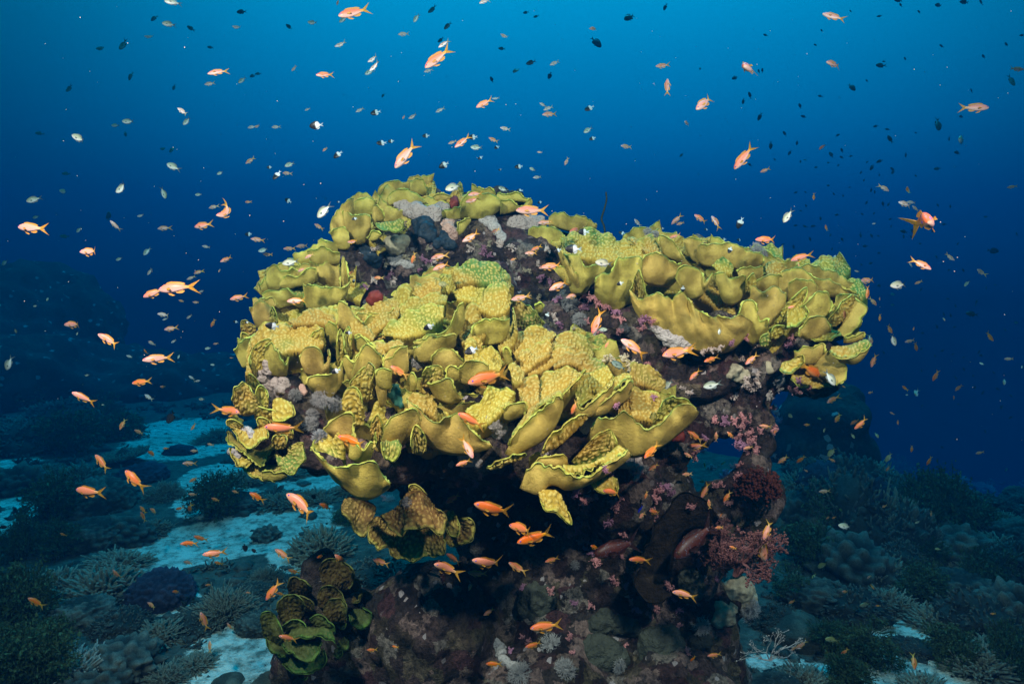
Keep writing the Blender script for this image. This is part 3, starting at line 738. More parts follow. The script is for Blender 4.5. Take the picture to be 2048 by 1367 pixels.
colony('right', "yellow scroll coral mound with bright green edges on the front shoulder nearest the overhang", D_front, """
b I .04/410,160 420,120 480,70 560,50 640,55 700,80 720,110/470,250 490,240 520,220 560,200 610,170 650,150 680,130
b I/470,240 530,180 600,130 660,120 695,150 690,210/500,330 530,330 560,310 600,280 640,250 670,230
b I .04/690,150 730,90 790,75 860,85 930,140 965,200 970,230/720,200 760,190 800,190 840,200 880,220 920,240 950,250
b I .01/530,330 590,270 680,210 740,175 810,170 850,220/560,370 620,350 690,310 750,270 800,250 840,240
b I .02/720,280 790,230 870,220 950,240 1040,290 1100,350 1120,390/740,330 800,310 850,310 900,330 950,370 990,410 1020,450
h I/860,550 890,600 950,570 1020,510 1080,450 1120,390/870,400 900,390 940,380 980,370 1020,350 1060,330
s I -.05/860,550 890,612 950,585 1020,525 1080,460 1120,395/860,640 890,650 950,640 1010,600 1060,540 1100,460
b I/470,470 490,400 540,375 590,390 600,430/490,560 510,590 540,590 570,580 600,560
b I/580,400 640,340 720,310 800,300 870,310 920,340/600,570 650,560 700,540 750,500 800,470 850,430
h I -.05/405,840 430,790 480,730 560,650 610,590 690,550 740,505 755,525/560,600 590,590 620,570 650,550 680,530 700,520 720,510 735,505
s I -.08/405,850 430,800 480,740 560,660 610,600 690,560 740,512 755,535/410,880 450,890 510,860 570,830 630,790 690,720 730,640 745,580
h I -.05/560,600 640,560 740,520 830,450 900,390 922,345/620,600 700,560 760,520 820,450 870,400 900,350
h I -.05/635,870 660,830 740,760 820,700 900,650 935,640/650,885 720,850 780,810 840,750 890,700 920,670
h I -.02/990,590 1050,555 1120,495 1180,445 1240,405 1245,470/1000,520 1050,480 1100,430 1140,400 1190,385 1220,395
s I -.06/985,600 1050,565 1120,505 1180,455 1240,415 1242,480/980,640 1040,630 1100,600 1160,560 1210,520 1235,490
b I .03/1250,400 1240,290 1300,290 1370,330 1430,390 1460,430 1440,480/1240,440 1260,440 1290,440 1330,440 1370,450 1400,460 1420,470
b I/1150,600 1200,520 1250,470 1330,470 1400,500 1450,530/1170,650 1220,650 1270,660 1320,670 1370,680 1400,690
h I -.03/1430,600 1470,530 1520,500 1580,520 1620,550 1670,600/1400,690 1430,700 1470,700 1510,660 1560,610 1600,590
s I -.09/980,720 1010,670 1060,645 1120,655 1200,640 1280,680 1340,720 1420,700 1500,630 1570,580 1640,570 1670,600/990,800 1040,830 1100,850 1160,870 1210,890 1270,895 1330,880 1400,850 1460,810 1520,760 1580,710 1640,650
h I -.03/960,820 990,790 1050,750 1100,745 1140,800 1150,850/860,950 900,970 950,980 1000,980 1050,950 1080,920
s I -.09/530,1000 590,975 660,990 740,1010 790,1050 850,1085 930,1060 1010,1030 1080,990 1150,930 1200,890 1205,870/540,1130 600,1150 650,1160 700,1110 750,1110 800,1135 860,1130 920,1110 980,1080 1050,1040 1120,990 1180,940
h I -.06/780,1040 850,1075 930,1050 1010,1020 1080,980 1150,920 1200,880/800,990 860,1000 920,990 980,980 1030,950 1080,920 1130,870
s I/590,975 620,930 690,905 760,910 800,940/640,980 670,985 710,985 750,985 790,980
h I -.06/255,990 300,960 370,930 440,910 515,905/270,1005 320,1000 380,975 440,950 500,925
h I .02/620,1240 650,1300 700,1320 770,1365 830,1400 830,1330/620,1190 650,1180 690,1180 730,1190 740,1220 760,1260
h I .03/950,1100 1000,1160 1060,1190 1120,1180 1150,1140/980,1090 1020,1090 1060,1085 1100,1085 1130,1090
b I/405,330 410,290 440,280 490,320 500,370/430,420 445,425 460,425 475,420 490,410
s I/370,590 400,560 470,550 520,545 525,600 500,640/380,660 410,670 440,660 470,650 490,640 500,630
s I/365,240 375,200 400,205 420,250/380,290 395,295 410,290 425,280
s I .05/540,950 570,925 600,920 630,940/545,990 570,1000 590,1000 615,990
""", YELLOW, (1170, 840, 1.8), ([(1020, 700), (1150, 680), (1250, 740), (1320, 830), (1200, 860), (1050, 800)], 28, (28, 46), .06))
colony('low', "drooping yellow scroll coral whorl hanging low at the outer side, over pale sand", D_low, """
h G/150,620 155,570 175,510 215,485 265,510 290,560/200,680 220,690 250,690 280,680 310,660 330,640
h G .02/250,480 255,430 275,420 310,450 340,500/280,520 300,530 320,540 340,540 350,540
h G .02/300,600 330,540 380,550 400,610/300,690 330,690 360,680 390,660
h G/425,740 480,745 540,735 575,700 570,650/440,640 460,620 490,620 520,630 545,640
h G -.02/320,780 315,740 345,715 400,740 420,790/340,800 355,800 370,800 390,800 410,800
h G -.03/140,800 170,850 200,910 260,945 310,930 350,890 390,870 400,840/190,790 210,800 230,820 260,830 300,830 330,820 350,810 370,800
h G -.03/145,800 140,770 180,750 230,770/180,810 190,800 200,800 220,800
s G .01/110,840 130,900 200,950 270,1000 350,1030 400,970 440,935/150,840 180,890 230,930 280,950 340,960 390,930 420,910
h G .02/125,940 140,1000 190,1070 240,1090/200,950 220,980 250,1010 280,1030
h G .03/235,1110 290,1150 340,1170 400,1160 440,1180 490,1150 520,1120/240,1050 290,1060 340,1070 400,1070 440,1070 480,1060 510,1050
h G -.02/470,1060 510,1100 550,1120 600,1070 650,1030 660,960 630,910 590,905/460,990 475,1000 490,1010 510,1010 530,1000 540,980 540,960 540,940
s G .01/355,1110 400,1105 460,1115 525,1110/370,1150 410,1155 460,1155 510,1140
h G/420,900 440,860 500,840 530,870 520,910/430,930 450,935 470,935 490,930 510,925
h G/120,700 130,690 160,740 210,780/150,720 170,720 190,740 220,750
h G .05/300,690 350,670 420,680 470,720/320,740 360,740 410,750 450,760
h G .05/280,1010 330,1040 390,1040 450,990/290,980 330,990 380,990 430,950
h G .06/450,800 500,790 560,800 570,840/450,860 490,870 530,870 560,860
""", YELLOW, (530, 860, 1.8))
colony('tier', "wide yellow scroll coral tier of smooth upright cups jutting over pink soft corals", D_tier, """
b U -.02/200,170 215,130 290,110 380,105 460,120 520,150 600,170 680,200 710,240/230,250 280,255 340,260 400,265 460,270 520,270 580,265 640,260 690,255
s U/190,210 230,250 290,250 330,300 400,290 460,290/260,430 290,435 320,430 340,410 360,390 390,380
s U -.03/170,200 200,230 250,300 290,340/220,330 240,350 265,390 285,410
s U/155,320 190,300 230,305 245,330/210,380 225,390 240,395 250,400
s U/385,380 420,340 470,330 510,270 560,250 620,255 640,280/400,470 440,500 480,515 510,520 540,500 580,480 610,460
b U/560,160 580,140 650,160 690,130 740,160 745,200/660,230 680,235 700,240 715,240 730,240 740,235
s U/735,170 740,145 800,160 850,220 870,270/760,230 780,245 800,255 830,265 850,275
s U/860,150 900,140 950,150 970,170 940,230/880,200 900,230 920,260 935,270 940,285
s U/945,200 990,180 1060,175 1130,190 1210,215 1290,245 1300,280/960,260 1000,290 1060,300 1120,300 1160,310 1220,310 1270,300
s U -.03/640,260 680,240 740,250 780,280 820,290 855,290/660,370 690,385 720,395 760,395 790,390 820,370
b U -.02/1030,310 1040,270 1080,255 1120,280 1135,320/1060,335 1080,340 1100,340 1115,340 1125,340
s U -.03/820,370 840,320 900,310 960,330 980,390 1000,370 1030,330/900,470 920,470 940,460 960,450 970,440 980,430 990,420
s U/1030,350 1080,330 1110,370 1160,350 1205,355/1080,470 1100,490 1130,495 1160,480 1190,450
s U -.10/570,430 600,470 640,490 690,460 740,450 800,470 850,435 890,470 920,520 980,560 1050,585 1120,590 1180,570/640,540 690,610 740,650 800,690 860,720 920,735 980,745 1020,745 1060,740 1100,725 1140,690 1170,650 1190,610
h U/575,430 600,350 620,380 660,450 680,470/620,470 630,470 640,475 650,475 665,475
s U -.04/1170,560 1190,510 1230,500 1260,520 1275,600 1320,590 1330,620/1190,640 1210,680 1240,710 1260,700 1280,690 1300,670 1315,650
s U/1230,440 1250,420 1300,435 1360,410 1400,430 1425,470 1420,540/1250,560 1280,590 1310,610 1340,610 1370,590 1390,570 1400,560
s U/1250,400 1280,370 1350,350 1420,360 1440,400/1260,430 1300,440 1340,440 1380,440 1410,440
s U/1390,350 1440,320 1500,320 1560,350 1620,370 1700,390 1760,430 1810,460 1800,480/1420,470 1470,480 1530,480 1580,470 1630,460 1680,460 1720,465 1760,470 1780,475
s U .06/1490,300 1560,300 1640,320 1720,350 1790,390 1820,430/1520,400 1580,410 1640,420 1700,430 1750,450 1790,460
b U .02/1310,310 1340,270 1380,280 1420,300 1420,330/1330,360 1350,370 1370,370 1390,370 1410,370
h U -.02/1430,540 1440,500 1490,450 1540,415 1545,450 1510,530/1380,600 1400,605 1430,600 1450,590 1470,580 1490,560
h U -.04/1430,630 1490,635 1540,605 1550,560 1530,520/1440,560 1470,545 1490,530 1510,520 1520,515
s U -.03/1500,540 1560,500 1600,460 1650,460 1680,510 1660,560/1510,610 1540,610 1570,600 1600,590 1630,575 1650,570
s U -.04/1500,690 1510,640 1560,590 1610,575 1660,610 1670,650/1520,690 1550,695 1580,690 1610,680 1640,670 1660,660
h U -.03/1650,590 1700,540 1740,480 1780,455 1800,470/1680,620 1710,610 1740,580 1770,540 1790,500
s U/1780,460 1820,490 1845,540 1830,600 1790,660 1740,690/1760,500 1760,540 1755,580 1745,610 1735,630 1715,650
s U .02/1700,460 1750,450 1800,465 1830,500/1700,560 1730,600 1760,620 1800,620
h U -.02/1560,715 1620,722 1690,705 1730,683/1570,680 1620,670 1670,665 1700,665
s U/1470,760 1520,745 1580,745 1630,735 1640,770/1490,820 1530,830 1570,830 1600,820 1620,800
s U/1620,785 1680,785 1730,810 1750,870 1740,920 1690,950/1580,870 1600,890 1620,900 1640,910 1650,920 1650,930
h U .04/1450,930 1500,960 1570,975 1640,965 1690,950/1480,890 1530,880 1570,870 1610,870 1650,870
h U -.04/1390,870 1420,890 1480,880 1520,840 1510,800 1480,800/1410,840 1430,835 1450,830 1470,820 1475,815 1470,810
h U -.04/1660,775 1720,800 1790,790 1860,760 1890,730/1690,750 1740,750 1790,740 1830,725 1860,715
s U -.02/1665,785 1720,810 1790,800 1860,770 1885,745/1740,820 1770,830 1800,830 1830,810 1860,775
s U/1740,700 1790,690 1850,665 1850,690/1750,720 1790,715 1820,705 1840,700
h U/1340,660 1360,630 1400,620 1420,630/1350,690 1370,690 1390,680 1405,670
h U/1280,710 1290,680 1330,660 1335,700/1290,730 1305,735 1320,730 1330,720
h U/1205,400 1220,370 1250,340 1260,370/1210,440 1225,440 1240,440 1255,420
s U/1160,340 1200,310 1260,300 1300,290/1180,370 1220,370 1260,370 1290,360
h U/605,370 620,330 640,380 665,470/625,470 635,475 645,478 655,480
s U .02/1440,400 1500,380 1560,390 1600,420/1450,500 1490,510 1540,510 1580,490
""", YELLOW, (1420, 600, 2.0), ([(1200, 500), (1300, 470), (1500, 510), (1650, 540), (1720, 620), (1600, 680), (1300, 560)], 40, (28, 50), .05))
colony('under', "brown-gold dotted scroll coral plates drooping in shade beneath the overhang", D_under, """
h J -.06/765,320 800,370 850,420 890,445 920,400 980,395 1050,400 1100,430 1140,390 1140,320 1110,290/900,280 905,260 910,240 930,220 960,210 980,205 1000,210 1020,230 1030,250 1040,270 1040,280
h J/690,390 690,460 740,525 800,520 830,560 900,595 980,600 1060,575 1120,540 1140,480 1130,430/760,350 780,360 800,380 830,400 870,410 910,410 950,410 990,410 1030,410 1060,405 1090,400
h J .04/535,270 540,310 580,360 610,430 660,455 690,420/560,245 590,240 620,245 650,250 690,270 720,290
h J/1145,400 1170,440 1210,435 1230,390 1210,330/1130,330 1140,320 1150,310 1170,310 1190,310
h J .05/1220,480 1280,460 1310,400 1290,340 1250,335/1200,420 1210,400 1215,380 1210,360 1205,350
h J -.02/930,170 935,145 970,140 1010,160 1040,190/940,210 960,215 980,220 1000,220 1020,220
h J .06/1140,470 1180,500 1230,490 1260,450/1150,420 1170,420 1200,420 1220,410
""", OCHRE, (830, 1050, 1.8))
r = empty("scroll_coral", P(640, 1240, 2.05))
thing(r, "=dim green-rimmed scroll coral colony near the bottom edge beside sand, coloured as if unlit", "coral", (640, 1240), "yellow scroll coral colonies")
COLONY['bottom'] = r
KB = """
h J/405,640 420,600 470,570 540,590 600,640 610,700 580,750/440,720 460,730 490,735 520,740 550,745 565,745 570,745
h J/215,740 240,690 300,690 340,710 370,740/240,770 270,780 300,780 330,775 350,770
h J -.03/150,860 165,810 230,780 300,800 330,850/190,930 220,950 250,940 280,920 300,890
h J -.03/250,800 290,780 340,790 380,830 370,880/270,840 300,860 330,870 350,870 360,860
h J -.02/395,780 440,730 500,740 550,800 555,840/410,840 440,850 470,850 500,850 530,840
h J -.05/430,860 470,810 530,800 560,850 565,920/440,920 470,940 500,930 530,930 555,940
h J -.06/60,920 70,890 120,890 170,950 200,1010/90,1010 120,1060 150,1080 180,1080 195,1070
h J -.07/185,960 250,930 310,960 310,1010 260,1030/190,990 220,990 240,990 255,990 260,990
h J -.07/350,930 400,900 470,930 500,990 480,1030 420,1040/370,950 390,960 410,970 430,980 440,990 440,1000
h J -.09/220,1050 300,1040 400,1050 480,1060 500,1080/260,1000 310,990 370,990 420,990 460,1000
h J -.08/180,1080 230,1130 300,1170 370,1170 410,1120 420,1060/230,1050 260,1060 300,1070 340,1070 370,1060 390,1050
h J -.05/80,1020 110,1080 160,1130 210,1140/130,1010 160,1040 190,1060 220,1070
h J -.05/190,1190 240,1230 320,1240 400,1220 440,1170 440,1110/220,1160 260,1170 310,1180 360,1170 400,1150 420,1120
h J/580,900 600,950 650,970 700,950 705,890 660,860/600,880 620,880 640,880 660,880 670,870 660,865
h J/500,960 540,990 570,970 570,920/510,930 530,930 540,920 550,910
h J .02/490,1060 530,1110 570,1100 580,1060/500,1040 525,1040 545,1040 560,1030
h J .02/600,700 640,720 650,770 640,820 600,840/590,740 610,750 620,770 610,800 600,815
h J .03/230,1220 270,1260 320,1260 340,1230/250,1200 280,1210 300,1210 320,1200
h J/330,1180 380,1180 420,1150 440,1100/340,1130 370,1130 390,1120 400,1100
h J/480,1130 520,1160 540,1140 540,1110/490,1110 510,1110 520,1110 530,1100
"""
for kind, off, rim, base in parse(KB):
    frond(r, rim, base, 2.0 + off * 1.6, kind, SHADED_GREEN if rim[:, 1].mean() > 1210 or rim[:, 0].mean() < 575 else SHADED_OCHRE, step=.004)
# ------------------------------------------------------------------ seabed sheet
def ground_h(x, y):
    p = np.stack([x * .45, y * .45, 0 * x], -1)
    h = fbm(p, 11, 4) * .10 + fbm(p * 7, 12, 2) * .012
    edge = 8.6 - 4.3 / (1 + np.exp(-(x - .6) * 1.6)) + .5 * np.sin(x * 1.3)      # the shelf ends and the slope drops into deep water
    drop = np.clip(y - edge, 0, 99)
    return h - 1.1 * drop + .9 * (1 - np.exp(-drop * 1.2)) * .9
def grid_axis(a, b, near, n):
    t = np.linspace(-1, 1, n); return np.where(t < 0, near + (near - a) * np.sign(t) * np.abs(t) ** 1.9, near + (b - near) * np.abs(t) ** 1.9)
gx = grid_axis(-17, 17, 0.0, 300); gy = grid_axis(-3, 13, 3.0, 300)
X, Y = np.meshgrid(gx, gy)
Z = np.maximum(ground_h(X, Y), -4.2)
i = np.arange(X.size).reshape(X.shape)
q = np.stack([i[:-1, :-1], i[:-1, 1:], i[1:, 1:], i[1:, :-1]], -1).reshape(-1, 4)
def on_ground(px, py):
    """world point where the ray through a photo pixel meets the seabed"""
    o = ORI; v = P(px, py, 1.0) - o
    t = (0 - CAM_Z) / v[2]
    for _ in range(6):
        p = o + v * t; t = (float(ground_h(np.array(p[0]), np.array(p[1]))) - CAM_Z) / v[2]
    return o + v * t, t

sandm = np.zeros(X.shape)
for x, y, rx, ry in [(440, 1080, 190, 40), (330, 1100, 110, 40), (560, 1050, 120, 50), (370, 890, 110, 28), (330, 860, 90, 20), (420, 850, 60, 16), (390, 990, 40, 50), (450, 950, 60, 25), (10, 935, 60, 40), (10, 1010, 50, 60), (30, 870, 60, 14), (500, 1300, 110, 70), (420, 1360, 90, 40), (345, 1200, 45, 30), (470, 1000, 60, 30),
                     (620, 970, 60, 40), (600, 1100, 60, 50), (1790, 1250, 80, 35), (1810, 1350, 70, 60), (1740, 1200, 50, 20), (1985, 1075, 45, 20), (1620, 1345, 120, 25), (1860, 1150, 40, 20), (230, 1060, 40, 16), (1690, 1010, 40, 12), (1930, 1370, 50, 20)]:
    c, _ = on_ground(x, y); e1, _ = on_ground(x + rx, y); e2, _ = on_ground(x, y - ry); e3, _ = on_ground(x, min(y + ry, 1900))
    ax = np.hypot(*(e1 - c)[:2]); vy = (e2 - c)[:2]; up = np.hypot(*vy); dn_ = np.hypot(*(e3 - c)[:2]); vy = vy / up; vx = np.array([vy[1], -vy[0]])
    dx = X - c[0]; dy = Y - c[1]; a = dx * vx[0] + dy * vx[1]; b = dx * vy[0] + dy * vy[1]
    rr = (a / ax) ** 2 + (b / np.where(b > 0, up, dn_)) ** 2
    sandm = np.maximum(sandm, np.clip(1.35 - .8 * rr, 0, 1))
g = link("sand", mesh("sand", np.stack([X, Y, Z], -1).reshape(-1, 3), q, np.stack([sandm.ravel()] * 3, -1)), SANDM); g["kind"] = "structure"
# ------------------------------------------------------------------ the rock of the reef head
def blobs(L):
    """L of (px, py, depth, radius m)"""
    b = Buf(); V0, F0 = ico(3)
    for k, (x, y, d, rr) in enumerate(L):
        s = 1 + .18 * rng.normal(size=3)
        b.add(V0 * rr * s + P(x, y, d), F0)
    return np.concatenate(b.V), np.concatenate(b.F[3])
L = []
for x, y in [(585, 715), (610, 705), (660, 680), (720, 690), (780, 680), (840, 660), (900, 640), (960, 620), (920, 570), (980, 580), (1020, 640), (585, 770), (630, 765), (700, 760), (780, 760), (860, 760), (940, 740),
             (1020, 720), (1080, 700), (1140, 720), (1200, 760), (1260, 790), (1300, 820), (700, 840), (780, 860), (860, 840), (940, 830), (1020, 820), (1100, 820), (1180, 850), (1250, 870), (740, 910), (820, 920), (900, 920), (980, 900), (1060, 900), (1140, 920), (1210, 920), (650, 830), (640, 880), (610, 820)]:
    L.append((x, y, D_front(x, y) + .235, .105))
for x, y in [(520, 800), (545, 860), (530, 910), (570, 840), (600, 860), (640, 860), (580, 790)]: L.append((x, y, D_low(x, y) + .125, .062))
for x, y in [(1180, 530), (1240, 560), (1300, 570), (1360, 600), (1420, 620), (1480, 620), (1540, 620), (1600, 620), (1650, 640), (1300, 520), (1400, 540), (1500, 560), (1580, 580), (1640, 600), (1450, 690), (1520, 700), (1580, 710), (1620, 730), (1380, 690), (1320, 670), (1250, 640), (1210, 600)]:
    L.append((x, y, D_tier(x, y) + .25, .105))
for x, y in [(1450, 750), (1520, 750), (1400, 760), (1340, 740), (1300, 720), (1560, 740)]: L.append((x, y, 2.05, .09))
for x, y in [(745, 470), (780, 455), (830, 445), (880, 440), (940, 445), (1000, 455), (1035, 480), (740, 490), (800, 490), (860, 490), (920, 490), (980, 490), (1040, 510), (1080, 530), (780, 540), (850, 550), (920, 550), (990, 550), (1050, 570), (720, 560), (700, 520)]:
    L.append((x, y, D_dome(x, y) + .22 + (.16 if y > 530 else 0), .125))
for x, y in [(600, 620), (650, 590), (640, 540), (560, 620), (680, 610), (600, 570)]: L.append((x, y, D_back(x, y) + .18, .08))
L += [(1090, 620, 2.75, .16), (700, 620, 2.40, .15), (1140, 520, 2.62, .12), (850, 700, 2.5, .30), (1000, 700, 2.5, .30), (1150, 700, 2.45, .28), (1290, 720, 2.4, .22), (900, 850, 2.3, .26), (1080, 850, 2.25, .26), (1230, 850, 2.25, .20), (1190, 650, 2.5, .12),
      (900, 960, 2.20, .15), (980, 1000, 2.32, .22), (1120, 1000, 2.30, .20), (1240, 980, 2.15, .17), (1320, 960, 2.20, .10), (1100, 1120, 2.35, .24), (1240, 1120, 2.30, .20), (1330, 1080, 2.20, .16), (1000, 1190, 2.30, .22), (1140, 1250, 2.25, .23), (1290, 1250, 2.22, .20), (1390, 1200, 2.20, .13), (1420, 1280, 2.18, .14),
      (1000, 1310, 2.25, .2), (860, 1260, 2.10, .18), (1100, 1350, 2.15, .18), (1300, 1350, 2.15, .19), (900, 1360, 2.20, .18), (790, 1310, 2.15, .15), (1420, 1360, 2.18, .15), (1100, 1500, 2.10, .36), (900, 1500, 2.05, .25), (1350, 1500, 2.00, .25), (640, 1240, 2.12, .12), (640, 1180, 2.14, .10), (680, 1290, 2.10, .1), (700, 1240, 2.10, .12), (620, 1340, 2.10, .13),
      (1330, 830, 2.12, .12), (1380, 840, 2.12, .10), (1440, 830, 2.12, .09), (1500, 830, 2.1, .09), (1525, 880, 2.1, .055), (1505, 930, 2.1, .06), (1495, 990, 2.1, .09), (1450, 1020, 2.12, .09), (1350, 890, 2.1, .07), (1420, 1060, 2.12, .11), (1480, 1080, 2.12, .11), (1340, 1000, 2.15, .10), (1390, 1110, 2.15, .14), (1460, 780, 2.1, .10)]
V, F = blobs(L)
co, no, Q = remesh(V, F, .016)
dn = fbm(co * 5, 21, 4) * .040 - .012 + (.45 - worley(co * 13, 31)) * .034 + fbm(co * 34, 24, 3) * .012
co = co + no * dn[:, None]
ro = link("reef_rock", mesh("reef_rock", co, Q), REEF)
thing(ro, "=mushroom-shaped reef rock crusted maroon and grey, carrying the yellow scroll corals", "rock", (1100, 1100))

# distant reef slopes and a pillar, dim in the blue
def far_rock(name, look, Lm, vox, xy, amp=.10):
    b = Buf(); V0, F0 = ico(3)
    for (p, r3) in Lm: b.add(V0 * np.array(r3) + np.array(p), F0)
    co, no, Q = remesh(np.concatenate(b.V), np.concatenate(b.F[3]), vox)
    dn = fbm(co * 1.6, 41, 5) * amp * 2 + (.5 - worley(co * 4, 43)) * amp
    o = link(name, mesh(name, co + no * dn[:, None], Q), FARROCK)
    return thing(o, "=" + look, "rock", xy)
pp = P(1640, 830, 5.2)
far_rock("reef_pillar", "dark far rock pillar looming in blue water behind the tier's outer tip", [((pp[0] - .02 + .10 * math.sin(z * 5), pp[1], z), (.30 + .08 * math.sin(z * 7), .34, .30)) for z in np.linspace(-1.6, pp[2] + .02, 8)], .04, (1640, 830), .10)
far_rock("reef_slope", "dim far reef slope rising through blue haze behind the sand", [((-7.6, 8.5, .3), (2.0, 1.6, 1.1)), ((-7.0, 9.6, .8), (1.3, 1.2, 1.0)), ((-6.4, 8.2, .1), (1.4, 1.2, .7)), ((-5.2, 9.2, 0), (1.4, 1.2, .55)), ((-8.6, 9.5, 1.0), (1.5, 1.5, 1.1)), ((-4.0, 10, 0), (1.2, 1.2, .4))], .12, (90, 700), .16)

# ------------------------------------------------------------------ sponges and crusts growing on the reef head
bpy.context.view_layer.update()
DG = [None]
def cast(px, py, fresh=False):
    if DG[0] is None or fresh: bpy.context.view_layer.update(); DG[0] = bpy.context.evaluated_depsgraph_get()
    dg = DG[0]
    v = P(px, py, 1.0) - ORI; L_ = np.linalg.norm(v)
    ok, loc, nor, idx, ob, mw = sc.ray_cast(dg, Vector(ORI), Vector(v / L_))
    if not ok: return None
    d = (np.array(loc) - ORI) @ (-CAMZ)
    return d, np.array(loc), np.array(nor), ob
def largest(co, no, Q):
    """keep the biggest connected piece"""
    lab = np.arange(len(co))
    E = np.concatenate([np.stack([q[:, a], q[:, (a + 1) % q.shape[1]]], -1) for q in Q for a in range(q.shape[1])])
    while True:
        m = np.minimum(lab[E[:, 0]], lab[E[:, 1]]); l2 = lab.copy()
        np.minimum.at(l2, E[:, 0], m); np.minimum.at(l2, E[:, 1], m); l2 = l2[l2]
        if (l2 == lab).all(): break
        lab = l2
    u, c = np.unique(lab, return_counts=True); keep = lab == u[c.argmax()]
    ix = np.cumsum(keep) - 1
    return co[keep], no[keep], [ix[q[keep[q[:, 0]]]] for q in Q if keep[q[:, 0]].any()]
def crust(name, look, cat, L, mat, vox=.0045, push=.3, amp=.011, fr=32, flat=.62, group=None):
    b = Buf(); V0, F0 = ico(3); c = None
    LL = [L[0]]
    for q0, q1 in zip(L[:-1], L[1:]): LL += [tuple(.5 * (u_ + v_) for u_, v_ in zip(q0, q1)), q1]
    dd = [h_[0] for h_ in (cast(x, y) for x, y, _ in LL) if h_]; dm = np.median(dd) if dd else 2.0
    for (x, y, rp) in LL:
        h = cast(x, y); h = (min(max(h[0], dm - .05), dm + .05),) if h else None; d = h[0] if h else 2.0
        r_ = rp * PX * d * 1.38
        p = P(x, y, d + r_ * .12)
        if c is None: c = p
        b.add(V0 * r_ * np.array([1, flat, 1]) * (1 + .12 * rng.normal(size=3)) + p, F0)
    co, no, Q = remesh(np.concatenate(b.V), np.concatenate(b.F[3]), vox)
    co, no, Q = largest(co, no, Q)
    co = co + no * (fbm(co * fr, 51, 3) * amp + fbm(co * fr * 3.1, 57, 2) * amp * .45)[:, None]
    o = link(name, mesh(name, co - c, Q), mat); o.location = c
    return thing(o, look, cat, (L[0][0], L[0][1]), group)
